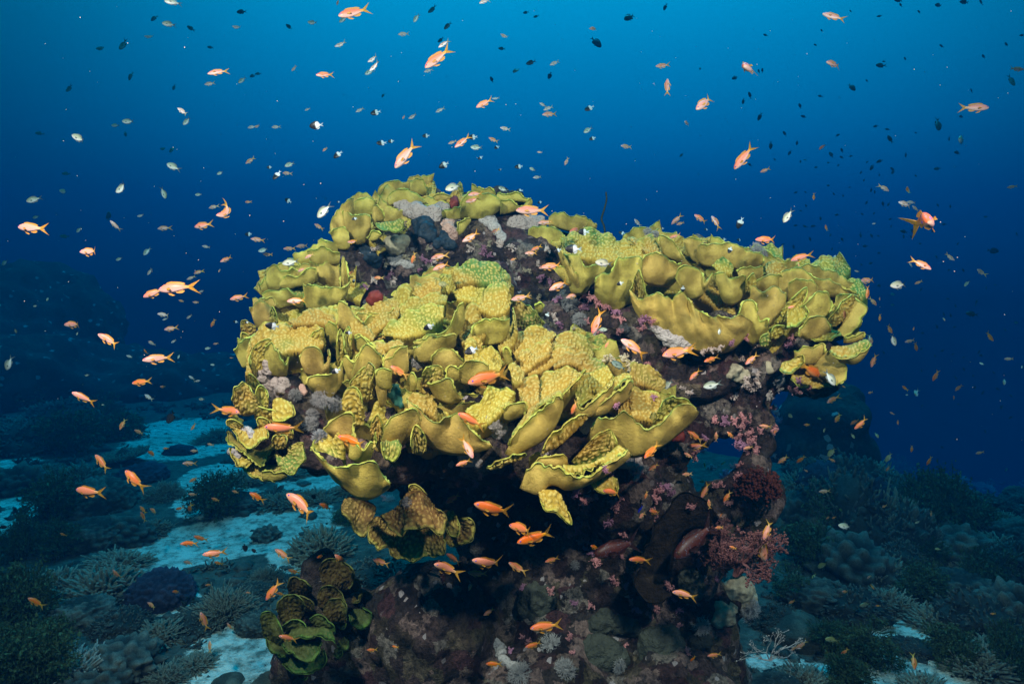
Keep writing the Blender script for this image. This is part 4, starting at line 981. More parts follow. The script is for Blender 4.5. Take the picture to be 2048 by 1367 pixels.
SP = [("grey sponge lobes", SPONGE, [(528, 748, 15), (540, 772, 13), (566, 770, 10), (556, 788, 9), (535, 735, 10)]),
      ("small pinkish sponge knob", SPONGEP, [(602, 777, 8), (606, 785, 7)]),
      ("white sponge strip", SPONGEW, [(488, 848, 9), (494, 862, 9), (503, 872, 6)]),
      ("white sponge strip", SPONGEW, [(466, 903, 9), (477, 913, 8)]),
      ("broad pinkish-grey sponge crust", SPONGE, [(808, 410, 15), (818, 420, 14), (832, 422, 15), (850, 430, 15), (868, 428, 13), (884, 414, 11), (800, 405, 10)]),
      ("pink sponge patch", SPONGEP, [(897, 450, 11), (903, 462, 11), (908, 470, 8)]),
      ("grey sponge branches", SPONGEW, [(972, 440, 9), (983, 444, 9), (990, 455, 8), (998, 472, 9), (1002, 482, 8)]),
      ("grey sponge branches", SPONGE, [(1030, 448, 12), (1046, 452, 13), (1062, 446, 12), (1072, 440, 10), (1056, 464, 9)]),
      ("white finger sponge", SPONGEW, [(985, 846, 13), (998, 858, 14), (990, 872, 10), (1006, 876, 9), (1020, 858, 8)]),
      ("white pored sponge", SPONGEW, [(925, 905, 15), (945, 915, 15), (955, 928, 9), (915, 895, 10)]),
      ("pale wavy sponge folds", SPONGE, [(1240, 912, 16), (1258, 925, 16), (1278, 935, 15), (1295, 920, 12), (1310, 905, 9), (1228, 930, 10)]),
      ("pale sponge ridge", SPONGEW, [(1186, 836, 8), (1176, 848, 8), (1166, 862, 8)]),
      ("long grey pored sponge", SPONGEW, [(1308, 655, 9), (1322, 662, 12), (1340, 672, 14), (1358, 682, 14), (1374, 690, 9)]),
      ("beige sponge lump", BEIGE, [(1470, 746, 12), (1484, 752, 10), (1462, 752, 9)]),
      ("white sponge knob", SPONGEW, [(1560, 752, 9), (1556, 763, 8)]),
      ("beige sponge lump", BEIGE, [(1535, 728, 7), (1538, 737, 6)]),
      ("grey speckled shell", BARNACLE, [(820, 703, 9), (828, 718, 10), (842, 727, 10), (855, 724, 8)]),
      ("teal algae-covered lump", TEALSP, [(788, 782, 10), (795, 796, 10), (802, 806, 8)]),
      ("dark blue sponge crust", BLUESP, [(845, 448, 13), (858, 470, 12), (838, 465, 10)]),
      ("dark blue sponge crust", BLUESP, [(888, 478, 12), (902, 486, 9), (876, 486, 8)]),
      ("dark blue sponge crust", BLUESP, [(738, 510, 12), (750, 520, 12), (728, 500, 9)]),
      ("red sponge crust", REDSP, [(752, 592, 10), (746, 600, 8), (760, 590, 6)]),
      ("red sponge crust", REDSP, [(906, 408, 7), (908, 398, 5)]),
      ("green-grey mossy lump", BEIGE, [(780, 486, 12), (796, 492, 12), (808, 482, 9)]),
      ("pale lavender sponge crust", SPONGEW, [(790, 516, 10), (806, 520, 11), (818, 528, 8)]),
      ("rounded pale coral knob", BEIGE, [(1475, 1178, 24), (1488, 1196, 16), (1460, 1192, 14)]),
      ("grey boulder coral", BOULDERM, [(1385, 1166, 28), (1372, 1180, 20)]),
      ("knobby beige coral", BEIGE, [(1445, 1222, 14), (1458, 1235, 13), (1436, 1240, 12), (1462, 1218, 11)]),
      ("pale curling sponge", SPONGEW, [(990, 1288, 11), (1000, 1298, 11), (1004, 1310, 8)]),
      ("pale curling sponge", SPONGEW, [(1008, 1322, 9), (1020, 1328, 9), (1032, 1330, 7)]),
      ("grey wavy coral crust", BOULDERM, [(1215, 1240, 20), (1235, 1245, 20), (1260, 1248, 18), (1280, 1262, 10), (1195, 1250, 14)]),
      ("round grey boulder coral", BOULDERM, [(1080, 1200, 30), (1062, 1212, 22)]),
      ("maroon boulder coral", REEF, [(1150, 1205, 26), (1138, 1195, 20)]),
      ("brown crusted boulder coral", BOULDERM, [(1330, 1290, 34), (1305, 1300, 26)]),
      ("brown crusted boulder coral", BOULDERM, [(1200, 1310, 34), (1225, 1320, 26)]),
      ("pale knobby coral", KNOBM, [(1390, 1290, 16), (1410, 1285, 14), (1376, 1302, 14), (1402, 1306, 12)]),
      ("purple crusted lump", REEF, [(1430, 812, 16), (1446, 820, 16), (1416, 822, 12)]),
      ("red sponge crust", REDSP, [(1350, 870, 12), (1362, 880, 10)]),
      ("purple crusted lump", REEF, [(1600, 688, 8), (1612, 690, 8)])]
for lk, mt, Lc in SP: crust("sponge" if "sponge" in lk else "coral_lump", lk, "sponge" if "sponge" in lk else "coral", Lc, mt)

# dark brown elephant-ear sponge in the shade
er = empty("ear_sponge", P(1330, 1090, 1.95))
thing(er, "=large dark brown ear sponge curving in the shade above the grouper", "sponge", (1330, 1090))
for rim, base, D in [(((1275, 1160), (1285, 1110), (1300, 1070), (1330, 1030), (1350, 990), (1385, 985), (1415, 1000), (1440, 1045)), ((1310, 1170), (1330, 1140), (1340, 1110), (1350, 1085), (1365, 1062), (1385, 1055), (1405, 1055), (1425, 1060)), 1.93),
                     (((1275, 1150), (1272, 1170), (1300, 1200), (1345, 1190)), ((1310, 1120), (1320, 1130), (1325, 1140), (1335, 1150)), 1.95)]:
    frond(er, rim, base, D, 's', BROWNEAR, step=.006, ruf=.004, bul=.1)
# ------------------------------------------------------------------ soft corals, branching corals
def clump_mesh(name, seed, n=70, spread=1.0):
    """stubby branched soft coral: stalks ending in bunched polyp heads, unit radius, growing along +Z"""
    rg = np.random.default_rng(seed); b = Buf(); V0, F0 = ico(1)
    for k in range(9):
        th = rg.random() * 6.28; ph = rg.random() * 1.1 * spread
        d = np.array([math.sin(ph) * math.cos(th), math.sin(ph) * math.sin(th), math.cos(ph)])
        L_ = .55 + .4 * rg.random()
        pts = np.array([[0, 0, -.2], d * L_ * .5 + rg.normal(0, .04, 3), d * L_])
        b.add(*tube(pts, [.16, .11, .08], 5))
        for j in range(n // 9):
            p = d * L_ * (.55 + .5 * rg.random()) + rg.normal(0, .13, 3)
            r_ = .05 + .055 * rg.random()
            b.add(V0 * r_ * (1 + .2 * rg.normal(size=3)) + p, F0)
            for _ in range(3): b.add(V0 * r_ * .5 + p + rg.normal(0, 1, 3) * r_ * .75, F0)
    return b.mesh(name)
CL = [clump_mesh("soft_coral", s, 70, 1.1) for s in (1, 2, 3, 4)]
def dup(me, name, mat, loc, s, up=None, rz=0.0):
    key = (me.name, mat.name)
    m2 = DUPM.get(key)
    if m2 is None:
        m2 = me.copy(); m2.name = name; m2.materials.clear(); m2.materials.append(mat); DUPM[key] = m2
    o = bpy.data.objects.new(name, m2); COL.objects.link(o); o.location = Vector(loc)
    o.scale = (s, s, s) if np.isscalar(s) else s
    q = Vector(up if up is not None else (0, 0, 1)).to_track_quat('Z', 'Y')
    o.rotation_mode = 'QUATERNION'; o.rotation_quaternion = q @ Matrix.Rotation(rz, 3, 'Z').to_quaternion()
    return o
DUPM = {}
PK = []
for c, pts in (('U', [(340, 480, 11), (380, 470, 11), (330, 540, 10), (400, 500, 9), (440, 520, 9), (500, 545, 9), (520, 650, 10), (520, 600, 8), (650, 590, 14), (640, 640, 9), (690, 600, 9), (1010, 760, 8), (970, 770, 7), (1060, 745, 8), (1120, 720, 8), (1210, 700, 9), (1250, 740, 9), (1200, 930, 11), (1320, 1010, 11), (1480, 980, 11), (1500, 945, 9), (1270, 940, 10), (1440, 970, 8), (1390, 975, 8), (1160, 1230, 10), (1380, 1110, 12), (1200, 1280, 12), (1290, 1200, 8), (1180, 1290, 9), (1400, 1160, 9), (1340, 1080, 9), (1460, 690, 9), (1440, 740, 8), (1230, 960, 9), (1550, 970, 6), (1100, 1150, 9), (1360, 1190, 9), (1240, 1260, 8)]),):
    PK += [(1050 + x / 2.731, 420 + y / 2.731, r) for x, y, r in pts]
PK += [(1050 + x / 2.4986, 820 + y / 2.4986, r) for x, y, r in [(260, 405, 13), (300, 425, 14), (320, 470, 14), (430, 330, 10), (465, 480, 12), (440, 450, 11), (255, 575, 13), (225, 600, 11), (320, 640, 11), (345, 700, 11), (360, 760, 11), (640, 980, 12), (560, 985, 10), (320, 970, 9), (300, 560, 11), (690, 380, 12), (660, 400, 11), (640, 440, 10), (1000, 330, 13), (970, 370, 11), (1060, 330, 10), (880, 210, 10), (930, 190, 10), (1090, 60, 13), (1070, 160, 12), (1130, 150, 10), (1150, 200, 9), (990, 50, 10), (940, 40, 10), (560, 310, 10), (400, 300, 8), (840, 230, 9), (710, 880, 11), (880, 770, 10), (450, 860, 10), (620, 1020, 9), (240, 960, 9), (130, 900, 9), (830, 480, 9), (1100, 470, 9), (1020, 460, 9), (500, 610, 9), (420, 560, 10), (280, 660, 9), (1130, 110, 10), (900, 130, 9)]]
PK += [(700 + x / 3.7236, 400 + y / 3.7236, r) for x, y, r in [(330, 600, 10), (300, 570, 9), (280, 470, 9), (900, 360, 9), (1000, 370, 10), (1040, 330, 7), (1140, 330, 9), (1420, 560, 9), (1450, 900, 9), (1530, 880, 9), (1560, 930, 9), (1660, 960, 8), (1200, 350, 9), (560, 440, 9), (420, 430, 9), (160, 600, 8), (100, 650, 8), (1320, 520, 8), (1230, 590, 8), (1480, 610, 9), (220, 340, 9), (190, 360, 8)]]
_g = np.random.default_rng(77)
for (x0, x1, y0, y1, n) in ((1180, 1560, 700, 1000, 46), (1000, 1440, 1000, 1330, 34), (730, 1090, 480, 620, 34), (1090, 1260, 560, 720, 12), (640, 1000, 930, 1010, 12)):
    for _ in range(n): PK.append((_g.uniform(x0, x1), _g.uniform(y0, y1), _g.uniform(5.5, 9)))
bpy.context.view_layer.update()
for k, (x, y, r) in enumerate(PK):
    h = cast(x, y)
    if h is None: continue
    d, loc, nor, ob = h
    if k > 110 and ob.name.startswith(('frond', 'sponge', 'coral_lump', 'ear')): continue
    up = nor + .6 * (ORI - loc) / np.linalg.norm(ORI - loc) + (0, 0, .0)
    if y < 700 and x < 1150: mt, w = [(PALESOFT, "pale"), (MAUVE, "mauve"), (BEIGE, "beige")][k % 3]
    elif 1560 > x > 1330 and 690 < y < 815: mt, w = PALESOFT, "pale"
    else: mt, w = [(PINKSOFT, "pink"), (PINKSOFT, "pink"), (MAUVE, "mauve")][k % 3]
    o = dup(CL[k % 4], "soft_coral", mt, loc, r * PX * d * 1.45, up, k * 1.7)
    thing(o, w + " tufted soft coral", "soft coral", (x, y), "small tufted soft corals on the reef head")

def fan_tree(name, seed, base_dirs, levels=4, spread=.6, L0=.42, shrink=.66, kids=3, flat=.35, tip=.035, tipn=4, r0=.05):
    """branching colony, about unit tall"""
    rg = np.random.default_rng(seed); b = Buf(); V0, F0 = ico(1)
    def grow(p, d, L_, r, lv):
        q_ = p + d * L_
        mid = (p + q_) / 2 + rg.normal(0, .05 * L_, 3)
        b.add(*tube(np.array([p, mid, q_]), [r, r * .85, r * .65], 5))
        if lv == 0:
            for _ in range(tipn):
                b.add(V0 * tip * (.6 + .7 * rg.random()) + q_ + rg.normal(0, tip * 1.3, 3), F0)
            return
        for _ in range(kids):
            dd = d + rg.normal(0, spread, 3) * np.array([1, flat, 1]); dd /= np.linalg.norm(dd)
            grow(p + d * L_ * (.55 + .45 * rg.random()), dd, L_ * shrink * (.75 + .5 * rg.random()), r * .62, lv - 1)
    for d in base_dirs:
        d = np.array(d, float); grow(np.zeros(3), d / np.linalg.norm(d), L0, r0, levels)
    return b.mesh(name)
tree = fan_tree("red_soft_coral", 5, [(.5, 0, .5), (-.4, 0, .8), (.9, .1, .1), (.1, -.2, .9)], 4, .62, .40, .72, 3, .6, .014, 7, .045)
o = dup(tree, "tree_soft_coral", REDSOFT, P(1470, 1150, 1.80), .17, (.25, -.3, 1)); thing(o, "=wide dull red tree-like soft coral spreading beside the grouper's cave", "soft coral", (1520, 1120))
o = dup(tree, "tree_soft_coral", REDSOFT, P(1440, 1120, 1.92), .12, (-.3, -.3, 1), 2.0); thing(o, "=smaller dull red soft coral fan right behind the wide tree-like one", "soft coral", (1450, 1080))
bushr = fan_tree("bush_soft_coral", 8, [(.6, .2, .7), (-.6, -.2, .7), (0, -.6, .8), (.1, .5, .9), (-.8, 0, .2), (.8, 0, .2)], 3, .7, .34, .72, 3, 1.0, .05, 5, .08)
o = dup(bushr, "bush_soft_coral", DEEPRED, P(1515, 985, 1.97), .088, (0, -.4, 1)); thing(o, "=deep red bushy soft coral on the side arm of the reef rock", "soft coral", (1520, 960))
fire = fan_tree("fire_coral", 12, [(.5, -.2, .9), (-.4, 0, 1), (.1, -.5, .9), (.9, 0, .5), (-.8, -.2, .6)], 2, .5, .45, .6, 3, .8, .05, 1, .12)
for (x, y, s, a) in ((1214, 722, .035, .3), (1258, 742, .050, 1.1), (1246, 722, .03, 2.0)):
    h = cast(x, y); o = dup(fire, "branching_coral", FIRE, h[1], s, (0, -.5, 1), a); thing(o, "white-tipped branching coral", "coral", (x, y), "white-tipped branching corals")
# pale xenia tufts
def xenia_mesh(seed):
    rg = np.random.default_rng(seed); b = Buf(); V0, F0 = ico(1)
    for k in range(150):
        d = rg.normal(size=3); d[2] = abs(d[2]) + .1; d /= np.linalg.norm(d)
        p0 = d * .35; p1 = d * (.8 + .2 * rg.random())
        b.add(*tube(np.array([p0, (p0 + p1) / 2 + rg.normal(0, .05, 3), p1]), [.03, .025, .02], 4))
        for _ in range(4): b.add(*tube(np.array([p1, p1 + (d + rg.normal(0, .9, 3)) * .12]), [.022, .012], 3))
    b.add(V0 * .45, F0)
    return b.mesh("xenia")
XE = [xenia_mesh(s) for s in (3, 4)]
for k, (x, y, r) in enumerate([(650, 795, 20), (670, 808, 15), (632, 800, 13), (590, 790, 12), (1510, 498, 12), (1526, 508, 10), (1295, 465, 9), (1310, 470, 8), (1140, 610, 16), (1160, 640, 14), (620, 850, 16), (640, 875, 15), (625, 830, 12), (1510, 1240, 22), (1495, 1215, 20), (1150, 1130, 9), (1400, 1250, 18), (1100, 1290, 20), (1130, 1340, 20), (1040, 1350, 22), (1235, 1330, 14), (815, 1005, 10), (780, 1000, 9), (1290, 940, 9), (1250, 655, 10)]):
    h = cast(x, y)
    if h is None: h = (2.2, P(x, y, 2.2), np.array([0, -1, .3]), None)
    o = dup(XE[k % 2], "feathery_soft_coral", XENIA, h[1], r * PX * h[0] * 1.05, h[2] + (0, -.3, .5), k * 2.1)
    thing(o, "pale feathery soft coral", "soft coral", (x, y), "pale feathery soft corals")
# thin black whip coral
wp = P(np.array([1212, 1213, 1208, 1203, 1208, 1211]), np.array([384, 400, 420, 438, 452, 472]), 2.45)
pts, _ = catmull(wp, 30)
o = link("whip_coral", Buf(), None) if False else None
V, F = tube(pts - wp[0], np.linspace(.003, .004, 30), 6)
o = link("whip_coral", mesh("whip_coral", V, F), WHIP); o.location = Vector(wp[0])
thing(o, "=thin dark whip coral rising from the saddle into open water", "coral", (1210, 420))
# fine pale branching coral low on the shaded side
sea = fan_tree("net_coral", 20, [(.6, 0, .8), (-.5, 0, .8), (0, 0, 1), (1, 0, .1), (-.9, .1, .3)], 4, .5, .34, .74, 2, .25, .012, 1, .018)
o = dup(sea, "thin_branching_coral", XENIA, P(1540, 1320, 1.95), .13, (.1, -.3, 1)); thing(o, "=fine pale net-like branching coral low beside the reef base", "coral", (1530, 1290))

# ------------------------------------------------------------------ coral heads on the seabed
def bush_mesh(seed, n=520):
    rg = np.random.default_rng(seed); b = Buf()
    lobes = [(np.array([math.cos(a) * r_, math.sin(a) * r_, .35 + .5 * rg.random()]), .32 + .22 * rg.random()) for a, r_ in [(rg.random() * 6.28, .55 * rg.random() ** .5) for _ in range(9)]]
    for c, R_ in lobes:
        tb_ = tube(np.array([[c[0] * .25, c[1] * .25, -.1], c * .6, c]), [.10, .07, .04], 5); b.add(*tb_, C=np.zeros((len(tb_[0]), 3)))
        for _ in range(n // 9):
            d = rg.normal(size=3); d[2] = d[2] * .8 + .25; d /= np.linalg.norm(d)
            p0 = c + d * R_ * (.35 + .35 * rg.random()); p1 = c + d * R_ * (.85 + .35 * rg.random()) + rg.normal(0, .04, 3)
            tb_ = tube(np.array([p0, p1]), [.018, .010], 3); b.add(*tb_, C=np.full((len(tb_[0]), 3), .3))
            # small leaf-like polyp tufts
            m = 9; cc = p1 + rg.normal(0, .05, (m, 3)); a = rg.normal(0, .019, (m, 3)); e = rg.normal(0, .019, (m, 3))
            Vq = np.stack([cc - a, cc - e, cc + a, cc + e], 1).reshape(-1, 3); b.add(Vq, np.arange(m * 4).reshape(m, 4), np.repeat(.45 + .55 * rg.random((m, 1)), 4, 0) * np.ones((1, 3)))
    return b.mesh("bushy_coral", False)
def ctube(b, pts, rad, k, c0, c1):
    V, F = tube(pts, rad, k); n = len(pts)
    c = np.repeat(np.linspace(c0, c1, n), k); c = np.concatenate([c, [c1]]); b.add(V, F, np.repeat(c[:, None], 3, 1))
def finger_mesh(seed, n=230, th=.055, up=.15, branch=True):
    rg = np.random.default_rng(seed); b = Buf(); V0, F0 = ico(2)
    for k in range(n):
        z = up + (1 - up) * rg.random(); a = k * 2.39996 + rg.random() * .5; s = math.sqrt(max(0, 1 - z * z))
        d = np.array([s * math.cos(a), s * math.sin(a), z * .8]); L_ = .72 + .38 * rg.random()
        p0 = d * .3; p1 = d * L_ + rg.normal(0, .05, 3)
        ctube(b, np.array([p0, (p0 + p1) / 2 + rg.normal(0, .03, 3), p1]), [th, th * .9, th * .6], 5, 0, 1)
        if branch:
            for _ in range(3):
                q0 = d * L_ * (.55 + .3 * rg.random()); dd = d + rg.normal(0, .6, 3)
                ctube(b, np.array([q0, q0 + dd * .1, q0 + dd * (.14 + .1 * rg.random())]), [th * .75, th * .6, th * .45], 4, .4, 1)
    b.add(V0 * np.array([.60, .60, .42]), F0, np.zeros((len(V0), 3)))
    return b.mesh("finger_coral")
def lump_mesh(seed, kind):
    V0, F0 = ico(5); V = V0.copy(); V[:, 2] = V[:, 2] * .75 + .2
    n_ = V0
    if kind == 'boulder': dn = fbm(V0 * 1.6 + seed * 3, seed, 4) * .22 + (.5 - worley(V0 * 9 + seed, seed)) * .03
    elif kind == 'cauli': dn = (.55 - worley(V0 * 6.5 + seed * 5, seed)) * .24 + fbm(V0 * 1.5 + seed, seed, 2) * .15
    else: dn = (.55 - worley(V0 * 3.1 + seed * 5, seed)) * .50 + fbm(V0 * 2 + seed, seed, 3) * .22 + (.5 - worley(V0 * 10 + seed * 5, seed + 3)) * .12
    c = np.clip((dn - np.percentile(dn, 25)) / (np.percentile(dn, 97) - np.percentile(dn, 25)), 0, 1)  # bumps paler as real tips are, hollows darkened to imitate shade between
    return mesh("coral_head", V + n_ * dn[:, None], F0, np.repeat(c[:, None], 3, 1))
def knob_mesh(seed):
    rg = np.random.default_rng(seed); b = Buf(); V0, F0 = ico(4); V1, F1 = ico(2)
    dn = (.55 - worley(V0 * 2.6 + seed * 5, seed)) * .5 + fbm(V0 * 2.2 + seed, seed, 4) * .30
    V = V0 * (1 + dn)[:, None] * np.array([1, 1, .75]) + (0, 0, .15)
    b.add(V, F0, np.repeat((np.clip(dn + .1, 0, .5) * .8)[:, None], 3, 1))
    up = np.where(V0[:, 2] > -.15)[0]
    for k in range(60):
        i_ = rg.choice(up); p = V[i_]; r_ = .03 + .10 * rg.random() ** 2
        w = rg.random(3) * 9
        Vs = V1 * (1 + .5 * (.5 - worley(V1 * 1.8 + w, 7))[:, None]) * r_ * (1 + .3 * rg.normal(size=3))
        b.add(Vs + p, F1, np.clip(rg.random() * .7 + .5 * V1[:, 2:3], 0, 1) * np.ones((1, 3)) if k % 3 else np.full((len(V1), 3), rg.random() * .3))  # most bumps coloured paler on top, imitating tips that catch light
    for k in range(520):
        i_ = rg.choice(up); p = V[i_]; d = V0[i_] + rg.normal(0, .6, 3); d /= np.linalg.norm(d)
        ctube(b, np.array([p, p + d * .05, p + d * (.07 + .09 * rg.random())]), [.030, .026, .018], 4, .2, 1)
    return b.mesh("reef_knob")
def table_mesh(seed):
    rg = np.random.default_rng(seed); b = Buf(); V0, F0 = ico(3)
    b.add(V0 * np.array([1, 1, .10]) + (0, 0, .5), F0, np.full((len(V0), 3), .2)); ctube(b, np.array([[0, 0, -.2], [0, 0, .2], [0, 0, .5]]), [.2, .22, .5], 8, 0, 0)
    for k in range(420):
        r_ = math.sqrt(rg.random()); a = rg.random() * 6.28
        p = np.array([r_ * math.cos(a), r_ * math.sin(a), .52]); d = np.array([p[0] * .35, p[1] * .35, 1]) + rg.normal(0, .15, 3)
        ctube(b, np.array([p, p + d * (.13 + .07 * rg.random())]), [.032, .018], 4, .2, 1)
    return b.mesh("table_coral")
HEADS = {'bush': ([bush_mesh(s) for s in (31, 32, 33)], BUSHM, "bushy_coral", "bushy green-grey soft coral"),
         'finger': ([finger_mesh(s) for s in (41, 42)], FINGERM, "branching_coral", "branching finger coral head"),
         'fine': ([finger_mesh(s, 420, .026, .0) for s in (43, 44)], FINGERM, "branching_coral", "finely branched coral dome"),
         'pale': ([finger_mesh(s, 150, .045, .1) for s in (45, 46)], PALEC, "branching_coral", "pale branching coral"),
         'boulder': ([lump_mesh(s, 'boulder') for s in (51, 52)], BOULDERM, "boulder_coral", "smooth boulder coral"),
         'cauli': ([lump_mesh(s, 'cauli') for s in (53, 54)], DARKC, "cauliflower_coral", "dark cauliflower coral"),
         'knob': ([knob_mesh(55), lump_mesh(61, 'cauli'), knob_mesh(57), lump_mesh(63, 'knob'), lump_mesh(64, 'cauli')], KNOBM, "knobby_coral", "knobby grey coral rock"),
         'table': ([table_mesh(s) for s in (61, 62)], FINGERM, "table_coral", "flat table coral")}
# photo x, y of the foot, radius in photo pixels, kind, height factor
HL = """320 1200 57 cauli 1.0
449 1232 66 fine .9
533 1160 36 fine .8
151 1350 66 pale .8
40 1120 42 bush 1.6
40 1260 75 bush 1.3
60 1380 80 bush 1.2
205 1190 78 finger .8
110 1040 66 bush 1.1
422 1030 62 bush 1.0
331 992 36 fine .95
251 925 42 table .8
282 958 46 cauli .7
533 1075 24 knob .9
643 1110 64 finger .95
560 1010 50 finger .6
200 1010 60 knob .9
60 900 70 knob .8
150 905 62 bush 1.0
230 880 48 bush 1.0
440 880 44 fine .7
500 860 40 knob .5
130 850 60 knob .8
40 980 50 knob .9
20 860 40 finger .7
90 960 44 finger .8
160 965 46 finger .9
300 1065 40 finger .7
250 1075 46 knob .8
180 1085 56 knob .9
120 1110 52 bush 1.0
240 1130 50 finger .7
280 1200 40 knob .7
100 1180 60 finger .8
160 1240 60 knob .8
240 1260 52 knob .8
320 1275 50 finger .7
390 1250 44 knob .6
250 1330 60 knob .8
330 1360 50 fine .7
390 1330 40 finger .6
520 1250 42 knob .6
500 1190 34 knob .6
560 1380 50 boulder .8
480 1010 46 knob .6
500 960 40 finger .6
570 950 44 finger .6
360 905 28 cauli .6
610 1000 34 fine .7
700 1040 36 bush .7
760 1160 60 knob .7
800 1210 60 finger .7
850 1180 50 bush .7
720 1190 40 finger .6
900 1230 46 fine .8
960 1290 50 bush .8
20 1340 60 bush 1.2
110 1300 50 bush 1.1
200 1380 60 knob .7
455 1365 34 boulder .5
640 1000 40 finger .6
1600 985 50 finger .9
1690 1085 84 knob 1.5
1770 1085 60 finger 1.9
1625 1065 60 knob 1.5
1805 1105 56 knob 1.7
1735 1075 56 cauli 2.0
1885 1085 60 bush 1.7
1660 1040 50 finger 1.9
1650 990 56 cauli 1.1
1700 985 60 knob 1.2
1750 970 44 finger 1.2
1780 1000 46 knob 1.1
1575 1055 46 boulder 1.0
1650 1080 64 bush 1.3
1730 1070 60 knob 1.2
1780 1090 50 knob 1.2
1620 1130 60 bush 1.1
1700 1150 66 knob 1.1
1760 1160 56 finger 1.0
1800 1130 44 knob 1.1
1860 1050 64 bush 1.3
1920 1060 60 bush 1.0
1900 1110 56 knob 1.0
1840 1130 50 bush .9
1980 1100 50 finger .8
2030 1090 50 knob 1.0
2040 1160 60 knob 1.2
1980 1180 64 bush 1.0
1920 1190 56 knob .9
1850 1200 60 bush .9
1870 1250 60 finger .7
1960 1260 64 knob 1.0
2030 1250 60 knob 1.2
1780 1215 50 finger .8
1700 1230 60 knob .9
1640 1210 56 knob .9
1590 1200 50 bush .9
1600 1270 60 boulder .7
1670 1300 56 bush .8
1740 1320 60 bush .9
1900 1330 60 bush 1.0
1960 1340 66 finger .9
2030 1350 60 bush 1.3
1850 1385 46 finger .8
1700 1385 60 bush .9
1610 1370 56 finger .7
1560 1250 46 knob .8
2000 1050 40 fine .8
2050 1010 40 knob .9
1960 1020 44 knob .8
1880 990 44 finger .7
1800 960 40 bush .8
1930 980 36 knob .6
1680 940 36 finger .9
1620 950 40 knob .9
1740 935 34 finger 1.0
1560 990 40 finger .8
1540 1040 40 knob .8
1810 1040 44 finger 1.0
1760 1040 50 cauli 1.1
1950 1140 46 finger .8
1830 1300 40 knob .5
1990 1310 46 finger .8
1550 1390 50 knob .7
640 940 30 knob .6
690 985 34 finger .6
540 905 34 finger .6
590 890 32 knob .6
100 830 44 finger .7
200 835 44 bush .8
60 815 40 bush .8
170 800 40 knob .7
470 835 34 bush .7
"""
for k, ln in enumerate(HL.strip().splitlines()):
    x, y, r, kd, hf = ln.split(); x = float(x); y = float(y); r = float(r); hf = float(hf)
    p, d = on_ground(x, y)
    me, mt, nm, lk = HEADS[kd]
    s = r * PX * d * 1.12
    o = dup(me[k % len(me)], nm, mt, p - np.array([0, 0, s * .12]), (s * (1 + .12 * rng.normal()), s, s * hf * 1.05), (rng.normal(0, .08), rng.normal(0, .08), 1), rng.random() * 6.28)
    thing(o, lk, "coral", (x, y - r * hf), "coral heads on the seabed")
# rubble and low growth over the seabed between the heads: nobody could count it
b = Buf(); V1, F1 = ico(2)
k = 0
while k < 2000:
    x = rng.uniform(-40, 2090); y = rng.uniform(800, 1400)
    if 620 < x < 1500: continue
    sand_here = (240 < x < 600 and 1030 < y < 1130) or (280 < x < 450 and 840 < y < 960) or (400 < x < 640 and 1240 < y < 1400) or (1720 < x < 1860 and 1230 < y < 1400) or (x < 40 and 860 < y < 1010) or (300 < x < 420 and 940 < y < 1060 and rng.random() < .7) or (1560 < x < 1700 and 1320 < y)
    if sand_here and rng.random() > .22: continue
    k += 1
    p, d = on_ground(x, y)
    s = (4 + 13 * rng.random() ** 2) * PX * d * (.28 if sand_here else 1)
    w = rng.random(3) * 9; cv = rng.random() ** 1.4
    if rng.random() < .6:
        for _ in range(11):
            dd = rng.normal(size=3); dd[2] = abs(dd[2]) * .8 + .15; dd /= np.linalg.norm(dd)
            q0 = p + rng.normal(0, .35, 3) * s * (1, 1, .1); q1 = q0 + dd * s * rng.uniform(.5, 1.3)
            ctube(b, np.array([q0, (q0 + q1) / 2 + rng.normal(0, .1, 3) * s, q1]), np.array([.17, .15, .10]) * s, 4, 0, cv)
    else:
        Vr = V1 * (1 + .9 * (.5 - worley(V1 * 2.6 + w, 5))[:, None] + .6 * vnoise(V1 * 2.2 + w, 6)[:, None])
        b.add(Vr * s * np.array([1.2, 1.1, .6]) + p, F1, cv * np.clip(np.linalg.norm(Vr, axis=1) - .6, 0, 1)[:, None] * np.ones((1, 3)) * 1.4)
o = link("coral_rubble", b.mesh("coral_rubble"), KNOBM); o["kind"] = "stuff"; o["label"] = "low coral rubble and growth scattered over the sand"
